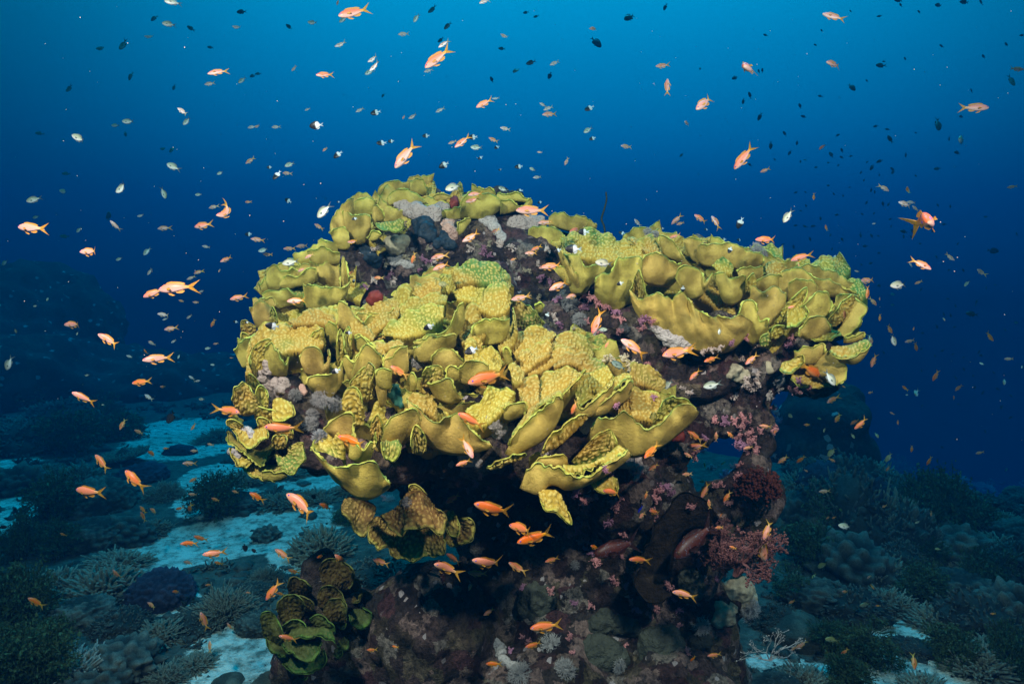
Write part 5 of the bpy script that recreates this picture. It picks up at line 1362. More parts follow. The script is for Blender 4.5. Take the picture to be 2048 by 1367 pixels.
# ------------------------------------------------------------------ fish: head towards +X, back +Z, unit length with tail
PAL = {  # back, mid, belly, fin, tail, eye ring
 'a': ((.74, .17, .07), (.76, .27, .20), (.80, .52, .48), (.78, .42, .04), (.74, .38, .03), (.25, .12, .55)),
 'o': ((.62, .12, .02), (.72, .16, .035), (.74, .30, .10), (.66, .34, .03), (.62, .33, .03), (.20, .10, .6)),
 'p': ((.42, .26, .22), (.58, .40, .38), (.82, .76, .80), (.50, .40, .20), (.40, .36, .18), (.3, .25, .3)),
 'w': ((.20, .22, .12), (.52, .54, .42), (.86, .88, .88), (.16, .20, .22), (.14, .18, .18), (.5, .52, .5)),
 'g': ((.06, .10, .08), (.11, .17, .14), (.30, .38, .34), (.05, .08, .07), (.05, .08, .07), (.2, .25, .2)),  # chromis out of strong light: the dimness is put into these colours
 'y': ((.20, .20, .06), (.32, .30, .12), (.50, .46, .26), (.22, .21, .06), (.22, .21, .06), (.3, .3, .2)),
 'h': ((.010, .009, .011), (.012, .010, .012), (.014, .012, .014), (.012, .012, .014), (.45, .60, .68), (.05, .05, .05)),
 'k': ((.008, .010, .014), (.011, .013, .018), (.016, .02, .025), (.008, .01, .014), (.008, .01, .014), (.06, .06, .06)),
 'd': ((.012, .018, .024), (.016, .024, .032), (.03, .045, .055), (.012, .018, .024), (.012, .018, .024), (.05, .05, .05)),  # near-black colours paint these fish as unlit silhouettes
 'r': ((.08, .014, .008), (.09, .016, .008), (.09, .02, .012), (.05, .012, .008), (.05, .012, .008), (.2, .1, .05)),
 'b': ((.02, .02, .25), (.04, .05, .5), (.05, .07, .5), (.02, .03, .4), (.03, .05, .5), (.05, .05, .2))}
# body: x stations from snout (1) back, top, bottom, half width
SH = {'anthias': dict(x=[.50, .485, .45, .39, .30, .19, .06, -.06, -.16, -.23, -.27], t=[.0, .026, .056, .088, .113, .122, .108, .082, .055, .039, .037], b=[.0, -.024, -.050, -.078, -.104, -.114, -.106, -.080, -.050, -.037, -.035], w=[.0, .024, .044, .060, .068, .066, .054, .040, .026, .016, .012]),
      'chromis': dict(x=[.50, .485, .45, .38, .29, .18, .05, -.07, -.16, -.22, -.26], t=[.0, .034, .078, .130, .168, .182, .160, .112, .066, .046, .044], b=[.0, -.034, -.074, -.124, -.160, -.172, -.156, -.110, -.062, -.044, -.042], w=[.0, .026, .048, .066, .074, .072, .058, .042, .028, .016, .012]),
      'slim': dict(x=[.50, .485, .45, .39, .30, .19, .06, -.06, -.16, -.23, -.27], t=[.0, .02, .042, .064, .082, .088, .078, .060, .042, .032, .032], b=[.0, -.02, -.040, -.062, -.080, -.086, -.078, -.060, -.042, -.032, -.032], w=[.0, .018, .034, .046, .052, .050, .042, .032, .022, .014, .012]),
      'deep': dict(x=[.50, .485, .45, .38, .28, .15, .02, -.10, -.19, -.26, -.30], t=[.0, .040, .095, .160, .210, .232, .220, .170, .095, .050, .044], b=[.0, -.040, -.090, -.150, -.200, -.225, -.215, -.165, -.090, -.048, -.042], w=[.0, .028, .05, .066, .072, .070, .06, .046, .03, .018, .014])}
SPEC = {'a': 'anthias', 'o': 'anthias', 'p': 'anthias', 'w': 'chromis', 'g': 'chromis', 'y': 'chromis', 'h': 'deep', 'k': 'deep', 'd': 'chromis', 'b': 'slim', 'r': 'slim'}
def bendf(V, k):
    V = V.copy(); x = V[:, 0]
    if k == 9:      # curled round in a U
        a = np.clip((.30 - x) * 3.6, 0, 3.3); r_ = 1 / 3.6
        cx = np.minimum(x, .30) * 0 + .30; rad = r_ + V[:, 2]*0
        nx = np.where(x < .30, .30 - np.sin(a) * (r_ - V[:, 2]), x); nz = np.where(x < .30, r_ - np.cos(a) * (r_ - V[:, 2]), V[:, 2])
        V[:, 0] = nx; V[:, 2] = nz
        return V
    t = np.clip(.22 - x, 0, 9)
    V[:, 1] += k * t ** 2; V[:, 0] += .45 * abs(k) * t ** 2 * .5
    return V
def body_arrays(kind):
    s = SH[SPEC[kind]]; pal = PAL[kind]
    xs = np.array(s['x']); u = np.linspace(0, len(xs) - 1, 22); idx = np.arange(len(xs))
    X_ = np.interp(u, idx, xs); T_ = catm1(u, s['t']); B_ = catm1(u, s['b']); W_ = catm1(u, s['w'])
    k = 14; a = np.arange(k) * 2 * np.pi / k
    cz = (T_ + B_) / 2; hz = (T_ - B_) / 2
    V = np.stack([np.repeat(X_[:, None], k, 1), W_[:, None] * np.cos(a)[None] * np.abs(np.cos(a))[None] ** .0, cz[:, None] + hz[:, None] * np.sin(a)[None]], -1)
    n = len(X_); i = np.arange(n - 1)[:, None] * k; j = np.arange(k)[None]
    Q = np.stack([i + j, i + (j + 1) % k, i + k + (j + 1) % k, i + k + j], -1).reshape(-1, 4)[:, ::-1]
    hgt = np.sin(a)[None] + 0 * X_[:, None]
    c = np.where(hgt[..., None] > 0, np.array(pal[1]) + (np.array(pal[0]) - pal[1]) * np.clip(hgt, 0, 1)[..., None] ** 1.0, np.array(pal[1]) + (np.array(pal[2]) - pal[1]) * np.clip(-hgt * 1.25, 0, 1)[..., None])
    if kind == 'h':
        wh = X_ < .0; c[wh] = (.60, .64, .67)
    if kind in 'ao':
        hd = np.clip((X_ - .36) / .1, 0, 1)[:, None, None] * np.clip(.4 - hgt, 0, 1)[..., None]
        c = c + (np.array((.85, .62, .50)) - c) * hd * .6
        tl = np.clip((-.12 - X_) / .12, 0, 1)[:, None, None]; c = c + (np.array(pal[4]) - c) * tl * .8
    return V.reshape(-1, 3), Q, c.reshape(-1, 3)
def catm1(u, y):
    y = np.array(y); i = np.clip(np.floor(u).astype(int), 0, len(y) - 2); f = u - i
    g = lambda q: y[np.clip(q, 0, len(y) - 1)]
    a, b, c, d = g(i - 1), y[i], y[i + 1], g(i + 2)
    return .5 * (2 * b + (c - a) * f + (2 * a - 5 * b + 4 * c - d) * f ** 2 + (3 * b - a - 3 * c + d) * f ** 3)
def fin_plate(outline, thick=.004, sub=6):
    """flat fin in the X-Z plane from two matching edges (root, outer), tapering to its outer edge"""
    r_, o_ = [np.array(q, float) for q in outline]
    n = 10
    r_, _ = catmull(r_, n); o_, _ = catmull(o_, n)
    v = np.linspace(0, 1, sub)
    S = r_[None] + (o_ - r_)[None] * v[:, None, None]
    V = np.zeros((2, sub, n, 3)); V[..., 0] = S[..., 0]; V[..., 2] = S[..., 1]
    th = thick * (1 - .8 * v)[:, None] * np.ones(n); V[0, ..., 1] = th; V[1, ..., 1] = -th
    wav = .004 * np.sin(np.arange(n) * 2.2)[None] * v[:, None]; V[..., 1] += wav
    idx = np.arange(sub * n).reshape(sub, n)
    q = np.stack([idx[:-1, :-1], idx[:-1, 1:], idx[1:, 1:], idx[1:, :-1]], -1).reshape(-1, 4)
    lp = np.concatenate([idx[:, 0], idx[-1, 1:], idx[::-1, -1][1:], idx[0, ::-1][1:]]); A, B_ = lp[:-1], lp[1:]; o = sub * n
    return V.reshape(-1, 3), [q, q[:, ::-1] + o, np.stack([A, A + o, B_ + o, B_], -1)], np.tile(np.repeat(v, n), 2)
def fins(kind):
    sp = SPEC[kind]; out = {}
    if sp == 'anthias':
        out['dorsal_fin'] = ([(.31, .105), (.20, .114), (.08, .100), (-.06, .076), (-.14, .055)], [(.27, .145), (.17, .165), (.04, .150), (-.10, .132), (-.19, .088)])
        out['anal_fin'] = ([(.06, -.098), (.0, -.088), (-.06, -.073), (-.12, -.056)], [(.02, -.132), (-.06, -.142), (-.12, -.134), (-.17, -.088)])
        out['pelvic_fin'] = ([(.27, -.098), (.24, -.104), (.21, -.106)], [(.20, -.165), (.12, -.190), (.07, -.178)])
        tail = [((-.25, .038), (-.26, .02), (-.27, .0)), ((-.50, .185), (-.40, .075), (-.335, .0))]
    elif sp == 'deep':
        out['dorsal_fin'] = ([(.26, .195), (.12, .220), (-.04, .190), (-.16, .110)], [(.20, .240), (.06, .275), (-.12, .245), (-.23, .130)])
        out['anal_fin'] = ([(.08, -.200), (-.02, -.190), (-.10, -.155), (-.18, -.095)], [(.02, -.250), (-.10, -.255), (-.18, -.215), (-.23, -.115)])
        out['pelvic_fin'] = ([(.24, -.185), (.20, -.195), (.17, -.20)], [(.16, -.25), (.10, -.275), (.06, -.25)])
        tail = [((-.28, .042), (-.29, .02), (-.30, .0)), ((-.50, .130), (-.44, .06), (-.39, .0))]
    else:
        z = 1.0 if sp == 'chromis' else .5
        out['dorsal_fin'] = ([(.27, .160 * z), (.14, .170 * z), (.0, .140 * z), (-.12, .088 * z)], [(.21, .200 * z), (.08, .218 * z), (-.08, .190 * z), (-.19, .095 * z)])
        out['anal_fin'] = ([(.06, -.150 * z), (-.02, -.132 * z), (-.08, -.105 * z), (-.14, -.072 * z)], [(.0, -.190 * z), (-.08, -.195 * z), (-.14, -.160 * z), (-.18, -.085 * z)])
        out['pelvic_fin'] = ([(.25, -.145 * z), (.21, -.155 * z), (.18, -.16 * z)], [(.17, -.195 * z), (.10, -.225 * z), (.06, -.20 * z)])
        tail = [((-.24, .042), (-.25, .02), (-.26, .0)), ((-.50, .165), (-.39, .070), (-.32, .0))]
    return out, tail
FB = {}
def fish_parts(kind, k):
    """dict part -> mesh for one bend, plus one joined mesh for the small copies"""
    key = (kind, k)
    if key in FB: return FB[key]
    pal = PAL[kind]; fs, tail = fins(kind)
    parts = {}; J = Buf()
    V, Q, C = body_arrays(kind)
    def put(name, Vs, Fs, Cs, mat):
        Vb = bendf(np.asarray(Vs, float), k)
        J.add(Vb, Fs, Cs)
        bb = Buf(); bb.add(Vb, Fs, Cs); m = bb.mesh(name); m.materials.append(mat); parts[name] = m
    put('body', V, [Q], C, FISHM)
    for nm, ol in fs.items():
        v, f, t = fin_plate(ol); c = np.array(pal[1])[None] * .45 + np.array(pal[3])[None] * .55 + (np.array(pal[3]) - pal[1])[None] * .45 * t[:, None]
        if kind == 'h' and nm != 'pelvic_fin': c = np.where(v[:, :1] < -.02, np.array((.55, .60, .64))[None], c)
        put(nm, v, f, c, FINM)
    tb = Buf()
    for sg in (1, -1):
        ol = [[(a, b * sg) for a, b in e] for e in tail]
        v, f, t = fin_plate(ol, .006); tb.add(v, f if sg > 0 else [q[:, ::-1] for q in f], np.broadcast_to(np.array(pal[4]), (len(v), 3)) * (1 - .25 * t[:, None]))
    put('tail_fin', np.concatenate(tb.V), [np.concatenate(tb.F[4])], np.concatenate(tb.C), FINM)
    # pectoral fins
    for sg in (1, -1):
        v, f, t = fin_plate(([(.235, -.005), (.235, -.022), (.230, -.038)], [(.14, .002), (.11, -.030), (.145, -.058)]), .003)
        w = .068 * sg; v = v.copy(); v[:, 1] += w + sg * (t * .035)
        put('pectoral_fin' if sg > 0 else 'pectoral_fin_b', v, f, np.broadcast_to(np.array(pal[3]), (len(v), 3)) * .9, FINM)
        V0, F0 = ico(2); r_ = .024
        e = V0 * np.array([r_, r_ * .6, r_]) + np.array([.405, sg * (.046 if SPEC[kind] != 'slim' else .036), .022])
        rr = np.sqrt(V0[:, 0] ** 2 + V0[:, 2] ** 2)
        c = np.where(rr[:, None] < .55, np.array((.006, .006, .012))[None], np.array(pal[5])[None])
        put('eye' if sg > 0 else 'eye_b', e, F0, c, EYEM)
    m = J.mesh("fish"); m.materials.append(FISHM); parts['*'] = m
    FB[key] = parts
    return parts
FNAME = {'a': ("anthias", "orange-pink anthias", "fish", "orange anthias shoaling round the reef head"), 'o': ("anthias", "deep orange anthias", "fish", "orange anthias shoaling round the reef head"),
         'p': ("anthias", "pale pink anthias", "fish", "pale young anthias in open water"), 'w': ("chromis", "white-bellied chromis", "fish", "pale chromis in open water"),
         'g': ("chromis", "dim-painted green chromis", "fish", "dusky chromis in open water"), 'y': ("chromis", "olive-yellow chromis", "fish", "dusky chromis in open water"),
         'h': ("damselfish", "black-and-white damselfish", "fish", "two-tone damselfish over the reef"), 'k': ("surgeonfish", "black reef fish", "fish", "black reef fish"),
         'd': ("distant_fish", "dark distant fish", "fish", "dark fish far off in the blue"), 'b': ("wrasse", "bright blue slender fish", "fish", "blue fish")}
SIZE = {'a': .058, 'o': .058, 'p': .045, 'w': .050, 'g': .075, 'y': .06, 'h': .042, 'k': .15, 'd': .075, 'b': .05}
def compass(t):
    t = t % 360
    return ["right", "up-right", "up", "up-left", "left", "down-left", "down", "down-right"][int(((t + 22.5) % 360) // 45)]
ALLFISH = []
def place_fish(kind, x, y, L, ang, fat=0, bend=None, dmax=None):
    """x, y, L in photo pixels; ang = where the head points on the picture"""
    h = cast(x, y); dh = h[0] if h else 99
    d = SIZE[kind] * rng.uniform(.9, 1.15) / (L * PX)
    lo, hi = (1.5, 3.0) if kind in 'aowpyhb' else ((2.6, 6.5) if kind in 'gk' else (4.0, 8.0))
    d = float(np.clip(d, lo, hi))
    if kind in 'kg' and dh < 90: lo = 1.1; d = min(d, 2.2)
    if y < 430: d = max(d, 2.0)
    back = 0.04 + .6 * SIZE[kind] * .3
    if d > dh - back: d = max(.9, dh - back - abs(rng.normal(0, .05)))
    yaw = rng.normal(0, 12) if not fat else rng.choice([-1, 1]) * rng.uniform(45, 58)
    if kind in 'ao' and 1150 < x < 1750 and not fat: yaw = rng.normal(0, 20)
    s = L * PX * d / max(.55, math.cos(R(yaw)))
    a = R(ang); c, s_ = math.cos(a), math.sin(a)
    fx = CAMX * c + CAMY * s_
    up = -CAMX * s_ + CAMY * c
    if up @ CAMY < 0: up = -up
    if abs(c) < .2: up = (CAMX if ang % 360 > 180 else -CAMX) * abs(s_) + 0 * CAMY; up = up - fx * (up @ fx); up /= np.linalg.norm(up)
    side = np.cross(up, fx)
    rot = Matrix([[fx[i], side[i], up[i]] for i in range(3)])
    rot = rot @ Matrix.Rotation(R(yaw), 3, 'Z') @ Matrix.Rotation(R(rng.normal(0, 9)), 3, 'X')
    if bend is None: bend = [0, .28, -.28, .6, -.6][int(rng.integers(0, 5))] if kind not in 'hkd' else [0, .25, -.25][int(rng.integers(0, 3))]
    pr = fish_parts(kind, bend)
    def pj(q_):
        r2 = (q_ - ORI) @ CMn[:3, :3]; return np.array([r2[0], r2[1]]) / -r2[2] / PX
    rx = np.array(rot)[:, 0]; lp = P(x, y, d)
    got = np.linalg.norm(pj(lp + rx * .5 * s) - pj(lp - rx * .5 * s))
    want = L * (math.cos(R(yaw)) if fat else 1)
    s *= float(np.clip(want / max(got, 1e-6), .5, 1.6))
    nm, look, cat, grp = FNAME[kind]
    big = L >= 27
    loc = P(x, y, d)
    o = bpy.data.objects.new(nm, pr['body' if big else '*']); COL.objects.link(o)
    o.matrix_world = Matrix.Translation(Vector(loc)) @ rot.to_4x4() @ Matrix.Scale(s, 4)
    if big:
        for p_, me in pr.items():
            if p_ in ('body', '*'): continue
            q_ = bpy.data.objects.new(p_.replace('_b', ''), me); COL.objects.link(q_); q_.parent = o
    sz = "large " if L > 52 else ("" if L > 27 else ("small " if L > 15 else "tiny "))
    if bend == 9: look = "curled orange anthias"
    thing(o, sz + look + (" head-on" if fat else " heading " + compass(ang)), cat, (x, y), grp)
    return o
TILES = {'A': (0, 0, 4), 'B': (512, 0, 4), 'C': (1024, 0, 4), 'D': (1536, 0, 4), 'E': (0, 342, 4), 'F': (1536, 342, 4), 'G': (0, 684, 4), 'H': (1536, 684, 4),
         '1': (400, 320, 2.926), '2': (1050, 420, 2.731), '3': (420, 620, 3.413), '4': (900, 640, 3.413), '5': (0, 760, 2.2514), '6': (500, 920, 2.926), '7': (1050, 820, 2.4986), '8': (1450, 820, 2.4983)}
FD = """
A w 1390 15 150 183;d 1935 95 85 185;w 1355 193 120 178;g 1235 143 75 220;g 1530 230 80 148;p 1900 222 90 163;p 1200 297 95 172;g 990 360 100 247;g 812 390 90 180;g 1685 380 55 170;a 1748 573 180 195;p 1680 670 90 190;w 1938 640 80 225;g 2025 605 60 210;g 1043 605 80 238;g 1393 697 55 250;g 560 705 85 225;p 1462 893 105 145;w 1497 968 90 225;w 1030 972 110 180;w 925 1003 70 180;g 1000 1065 60 290;g 320 1066 80 185;w 640 1110 145 155;p 2015 1015 70 190;g 1310 1193 60 170;g 1377 1190 75 245;w 1390 1335 120 155;a 2003 1283 95 215
B a 655 18 55 250;a 790 98 270 198;w 700 153 85 205;w 455 182 85 175;g 268 218 75 145;g 1415 75 95 215;w 1283 140 90 235;g 1535 205 85 215;p 1183 273 95 185;p 680 358 105 202;p 1830 8 100 200;a 1990 293 80 145;g 1968 390 60 180;g 1480 320 65 215;p 1505 350 110 215;a 1460 460 275 218;p 1382 565 80 200;p 940 473 105 200;p 955 530 125 215;w 908 575 85 200;a 305 548 60 235;a 555 597 150 188;g 20 590 55 190;d 1887 640 60 115;g 1018 760 45 240;p 413 875 50 200;p 832 880 75 215;h 958 900 88 195;h 482 1003 112 185;p 1258 932 85 200;a 1182 937 40 230;p 1475 880 85 200;a 1830 825 155 205;p 1920 788 65 185;p 1995 1030 85 175;p 162 1015 75 185;a 12 1010 50 195;h 1360 1087 60 190;h 1005 1143 85 190;h 1082 1130 55 185;a 1572 1138 75 200;a 1655 1130 165 218;h 1735 1097 80 185;a 1902 1120 90 155;w 1768 1180 105 175;h 1928 1177 50 215;h 1795 1262 45 215;a 553 1193 55 225;h 655 1235 90 220;a 1200 1235 285 230;w 272 1315 90 205;h 108 1337 45 180;h 1505 1320 95 205;h 1953 1357 30 200
C g 113 100 50 200;g 195 132 50 195;a 655 228 75 195;d 945 135 105 215;d 1227 55 65 245;k 672 335 120 312;d 155 500 90 195;p 343 503 90 205;g 38 557 80 220;k 303 605 60 250;p 248 838 65 150;p 292 865 90 200;a 303 912 125 185;h 620 865 85 205;w 610 1038 85 215;h 645 1107 60 200;a 1208 527 120 183;a 1243 700 140 88;a 1895 545 150 205 f;d 1787 620 60 210;d 1505 545 30 260;d 2003 567 45 100;d 1975 572 40 110;d 2030 283 45 150;d 1905 765 65 110;d 1850 808 55 260;d 1985 930 80 245;a 1545 818 185 222;a 1398 985 75 175 f;a 1860 1250 270 235;a 915 1172 90 180;g 1358 1238 45 225;a 222 1218 45 175;a 437 1290 75 245;h 55 1332 70 190;w 165 1355 60 150;a 2025 1362 110 195 f;d 1905 1320 40 140
D a 530 135 200 155;d 1045 5 70 180;d 1063 43 40 130;d 1368 42 65 185;d 1575 17 85 175;d 1705 22 60 120;d 893 130 50 175;d 1210 97 40 130;d 662 92 30 130;d 430 247 30 130;d 380 362 35 130;a 530 512 130 178;d 930 492 35 180;d 905 525 85 180;d 1098 472 35 120;d 1390 370 45 150;d 1725 455 45 120;d 1907 358 45 115;d 2035 283 50 180;a 1985 553 130 352;g 1945 640 110 295;d 792 647 30 130;d 668 695 85 300;d 1628 728 45 115;d 420 770 45 170;d 257 850 50 110;d 287 933 55 160;d 865 1008 50 200;d 958 1035 45 170;a 1645 860 245 355;d 1550 933 45 180;d 1360 990 110 260;d 135 1070 50 135;d 555 1083 45 30;a 438 1168 100 240 f;w 1548 1120 75 190 f;d 1183 1063 25 150;d 1450 1105 45 260;d 978 1118 80 115;d 232 1140 45 260;d 22 1160 70 265;d 175 1220 50 240;d 592 1205 45 120;d 590 1258 40 150;d 665 1248 30 200;d 1518 1222 60 170;d 1102 1237 45 270;d 895 1288 65 200;d 835 1335 65 230;d 507 1240 60 110;d 995 1353 45 140;d 1355 1350 60 185;d 260 1295 30 100;d 300 1280 30 150;d 485 1300 30 200;d 565 1320 30 220;d 385 1338 30 190;d 795 1295 28 210;d 55 1278 30 130
E g 530 20 70 185;w 515 165 85 165;w 275 225 135 200;w 980 130 135 212;w 1307 170 110 285;w 1763 15 60 205;w 1590 188 60 185;w 290 367 60 200;a 255 455 220 175;p 1130 357 70 190;a 1315 455 110 185;a 1710 285 85 195;a 1830 350 200 190 c;a 1628 433 145 187;h 1990 505 65 180;w 632 468 60 225;g 520 522 85 180;p 925 440 125 130;k 870 365 80 100;a 730 645 185 180;w 1175 640 85 225;w 955 702 60 200;w 37 730 60 210;a 1985 247 50 180;a 2065 548 120 175;p 1650 605 70 170;a 1815 705 115 205;p 1200 803 70 235;a 1590 805 85 200;a 1530 853 80 205;o 1755 795 35 250;a 1230 975 180 200;a 1415 930 295 187;p 1615 960 55 200;o 1455 1040 55 160;a 1570 1050 60 175;a 1915 1010 155 193;p 1310 1148 105 172;p 1322 1183 50 200;p 1517 1163 60 215;o 1705 1213 75 245;a 1370 1258 115 190;a 597 1225 170 183;g 380 1020 40 270;g 285 1078 40 190;g 125 1275 45 270;g 617 1297 35 240;a 880 1355 220 150;a 1210 1365 50 170;p 1390 1360 50 210;h 1885 1205 45 170;h 1975 1210 35 190
F w 160 355 135 235;o 365 203 60 270;o 465 458 60 100;a 925 132 105 325;o 1118 160 75 85;p 1100 265 120 165;p 1150 250 85 170;a 1180 300 70 130;a 1955 125 95 185 f;a 1275 385 210 205 f;p 852 420 50 180 f;d 1745 365 40 180;d 1410 425 45 180;d 1090 485 70 160;d 1155 480 40 120;d 1320 475 40 250;k 1800 637 95 352;a 272 685 195 200;o 245 745 35 270;h 540 683 45 0;a 1220 740 195 330;p 1142 750 45 120;a 1450 685 105 320;p 715 803 50 160;a 800 873 150 188;w 1052 910 150 185;a 1205 890 85 215 f;a 1705 810 80 150;w 1592 897 65 225;g 1005 985 50 180;g 1000 1070 40 180;o 797 965 115 268;o 840 1040 90 310;o 893 1020 30 270;a 195 1085 75 195;o 613 1130 95 270;o 895 1170 60 270;d 1635 1143 110 170;o 970 1260 90 310;o 1165 1258 35 270;w 1000 1345 110 295;g 1978 1210 45 350;o 1770 1320 105 310;o 818 1340 110 265;a 1135 1358 85 195;o 1408 1180 40 270;g 565 1240 60 270
G w 68 165 120 245;a 1270 130 265 188;o 1165 78 55 120;p 1040 115 65 160;p 1220 12 70 160;w 1430 112 45 250;w 1665 48 55 190;a 1725 12 40 190;o 1852 125 30 180;w 1705 180 45 175;g 700 263 45 190;o 1137 318 165 188;o 1310 357 70 165 f;p 1190 440 80 150;p 1535 285 60 145;p 1575 310 55 10;a 672 447 215 152;k 1370 597 120 235;g 1615 455 50 180;g 825 500 30 180;o 980 650 110 255;o 1550 672 80 235;o 1115 717 90 160;o 1330 848 55 180;o 1560 868 75 178;o 1685 818 60 165;o 1225 892 95 165;o 1520 968 125 178;o 815 965 170 134;o 1073 1105 215 141;o 715 1197 215 176;o 1550 1097 85 210;o 1887 1195 65 170;o 2060 1240 150 150;o 1725 1257 75 160;o 1545 1217 80 165;o 1435 1330 60 195;o 1515 1330 75 240 f;o 1145 1340 80 130;o 1235 1350 85 155;o 1820 545 200 352
H o 1183 35 75 290;o 845 142 125 255;a 1930 133 90 185 f;w 1712 173 45 145;w 1893 312 60 255;w 2032 195 30 260;o 355 232 140 335;w 497 280 155 300;o 1342 265 105 255;o 1527 360 85 235;o 1095 367 60 140;w 1182 405 75 210 f;w 1113 420 25 180;o 605 355 30 150;o 818 402 35 190;o 518 455 110 207;o 1488 445 40 100;o 353 437 30 180;y 168 582 65 330;y 415 610 45 170;o 318 660 65 180;o 558 605 85 228;o 697 632 95 225;o 750 650 150 225;o 993 568 45 150;o 1038 638 45 270;y 450 697 50 260;y 677 747 55 300;y 870 740 60 290;o 60 710 50 250;y 510 875 105 240;o 510 940 65 330;y 968 920 95 240;o 960 1010 55 240;o 1293 945 90 240;o 1150 850 60 265;o 1695 882 72 195;o 125 935 115 218;o 265 935 95 230;g 1910 1015 40 220;o 455 1190 100 188;o 930 1310 40 210;o 305 1027 35 330
1 a 525 518 75 185;a 600 503 75 190;w 375 527 70 190;a 397 552 60 180;h 450 88 70 235;a 510 77 55 175;h 515 237 40 150;w 725 293 115 222;a 697 390 65 150;w 533 597 105 190;a 640 560 60 210;a 600 640 60 200;h 905 343 35 200;a 900 478 75 180;w 1490 155 115 203;w 1775 170 60 155;h 1870 180 45 185;h 1990 247 30 190;p 1975 100 55 190;a 1615 198 95 190;a 1600 235 95 195;a 1945 295 195 180;a 2020 365 90 185;a 1590 450 125 207;a 1730 412 60 205;a 1405 563 108 190;a 1415 622 113 202;o 1250 570 75 250;a 1970 515 75 205;a 1940 545 80 180;o 1835 580 40 200;o 890 655 50 210;o 1045 688 55 180;h 900 705 30 250;y 1430 725 75 180;a 1880 805 120 193;a 2030 625 95 190;a 570 823 123 183;h 425 970 90 172;h 1340 975 70 205;h 1590 1112 90 205;h 870 1010 40 180;h 795 1233 60 200;h 2030 910 50 240;o 1170 1238 130 150;o 1690 1272 250 194;h 405 45 25 190;h 810 245 20 190
2 a 120 68 85 190;a 280 105 80 205;a 150 305 120 190;a 190 410 130 205;a 265 465 90 200;h 265 213 95 180;h 180 220 45 200;h 320 120 60 185;w 435 290 105 170;a 830 50 85 225;a 850 72 50 200;a 960 48 85 145;a 1045 65 85 118;p 615 70 55 135;a 820 143 70 195;h 1120 217 40 240;h 520 400 42 200;h 1175 70 70 250;h 530 125 40 160;h 990 105 25 180;h 1170 162 25 180;h 1085 160 30 180;a 1322 163 130 178;h 750 100 20 180;a 395 605 155 250;w 420 652 60 0;a 600 752 180 148;a 830 778 160 190;a 900 757 85 190;o 1020 812 90 200;a 1240 812 95 220;a 930 895 90 230;o 450 730 50 240;w 780 955 110 208;w 1025 955 105 190;g 515 850 95 150;h 862 430 40 270;w 1062 660 40 270;o 270 1075 85 250;o 1315 1180 75 175;o 930 1235 105 145;a 940 1290 115 190;o 695 1310 125 225;o 1125 1230 60 135;o 1220 1295 60 200;o 895 1340 60 150;o 1045 1240 60 90;a 20 470 40 200
3 o 500 810 265 174;o 975 892 220 163;o 1785 752 215 155;a 1755 930 180 300;o 1735 1040 120 200
4 o 1390 1000 90 215;o 1115 1170 145 185;o 1740 990 50 100;o 1620 1050 70 180;o 1725 1100 55 170;o 1745 1160 125 245;o 1895 1200 98 235;o 1865 975 45 210;o 1770 1255 70 100;o 1400 1310 85 160;o 1340 1190 60 250;b 1300 1285 70 240;o 1310 1330 50 200
5 o 855 732 88 176;o 905 712 72 162;o 970 780 118 182;o 850 820 50 170;o 985 823 45 160;k 1103 750 42 270;k 1145 768 30 150;o 1275 785 90 150;o 1325 862 60 165;o 1230 945 112 235;o 1265 960 45 165;o 525 875 60 130;o 285 695 35 150;o 165 1000 90 140;o 685 1012 50 150;o 920 1085 92 110;o 945 1200 60 95;o 1035 1110 45 130;o 795 950 40 190;o 940 920 35 180;o 1120 955 30 180;o 1535 810 75 125;o 1300 1160 92 155;o 1445 790 40 210;o 645 615 55 110;k 12 660 40 0
6 o 310 265 240 150;o 450 270 95 165;k 375 215 40 150;k 450 370 20 180;o 1190 220 115 215;o 1430 290 250 162;o 1600 400 175 178;o 1675 450 235 194;o 770 595 112 160;o 1155 630 160 150;o 1195 575 112 155;o 1400 605 205 160;o 1335 665 122 175;o 1570 630 132 150;o 1770 580 92 200;o 1125 598 60 160;o 1735 970 195 190;o 1665 1080 112 190;o 1430 1190 100 185;o 1290 740 50 240;o 1400 885 80 210;o 715 1110 65 180;o 850 1090 40 180
7 o 815 640 55 160;o 970 585 40 180;o 575 745 112 174;o 440 710 60 205;o 350 685 50 150;o 1185 690 135 290;o 1215 595 115 240;o 1040 685 40 160;o 800 918 132 172;o 950 1222 78 190;o 840 1240 40 230;o 980 520 30 240;o 640 515 60 100
8 w 605 580 80 170;g 965 558 35 200;o 800 478 25 210;y 490 768 65 230;y 445 830 50 225;o 735 880 35 300;o 600 905 30 170;y 700 970 55 180;y 535 1143 70 175;o 335 955 40 220;o 385 1170 78 220;o 345 1185 40 220;y 1065 692 35 180;o 515 535 25 230;o 545 535 25 210;o 945 1250 92 265;o 1340 1015 30 180;o 1030 515 30 270;o 720 830 25 200;o 765 975 25 180;o 600 1205 45 230
"""
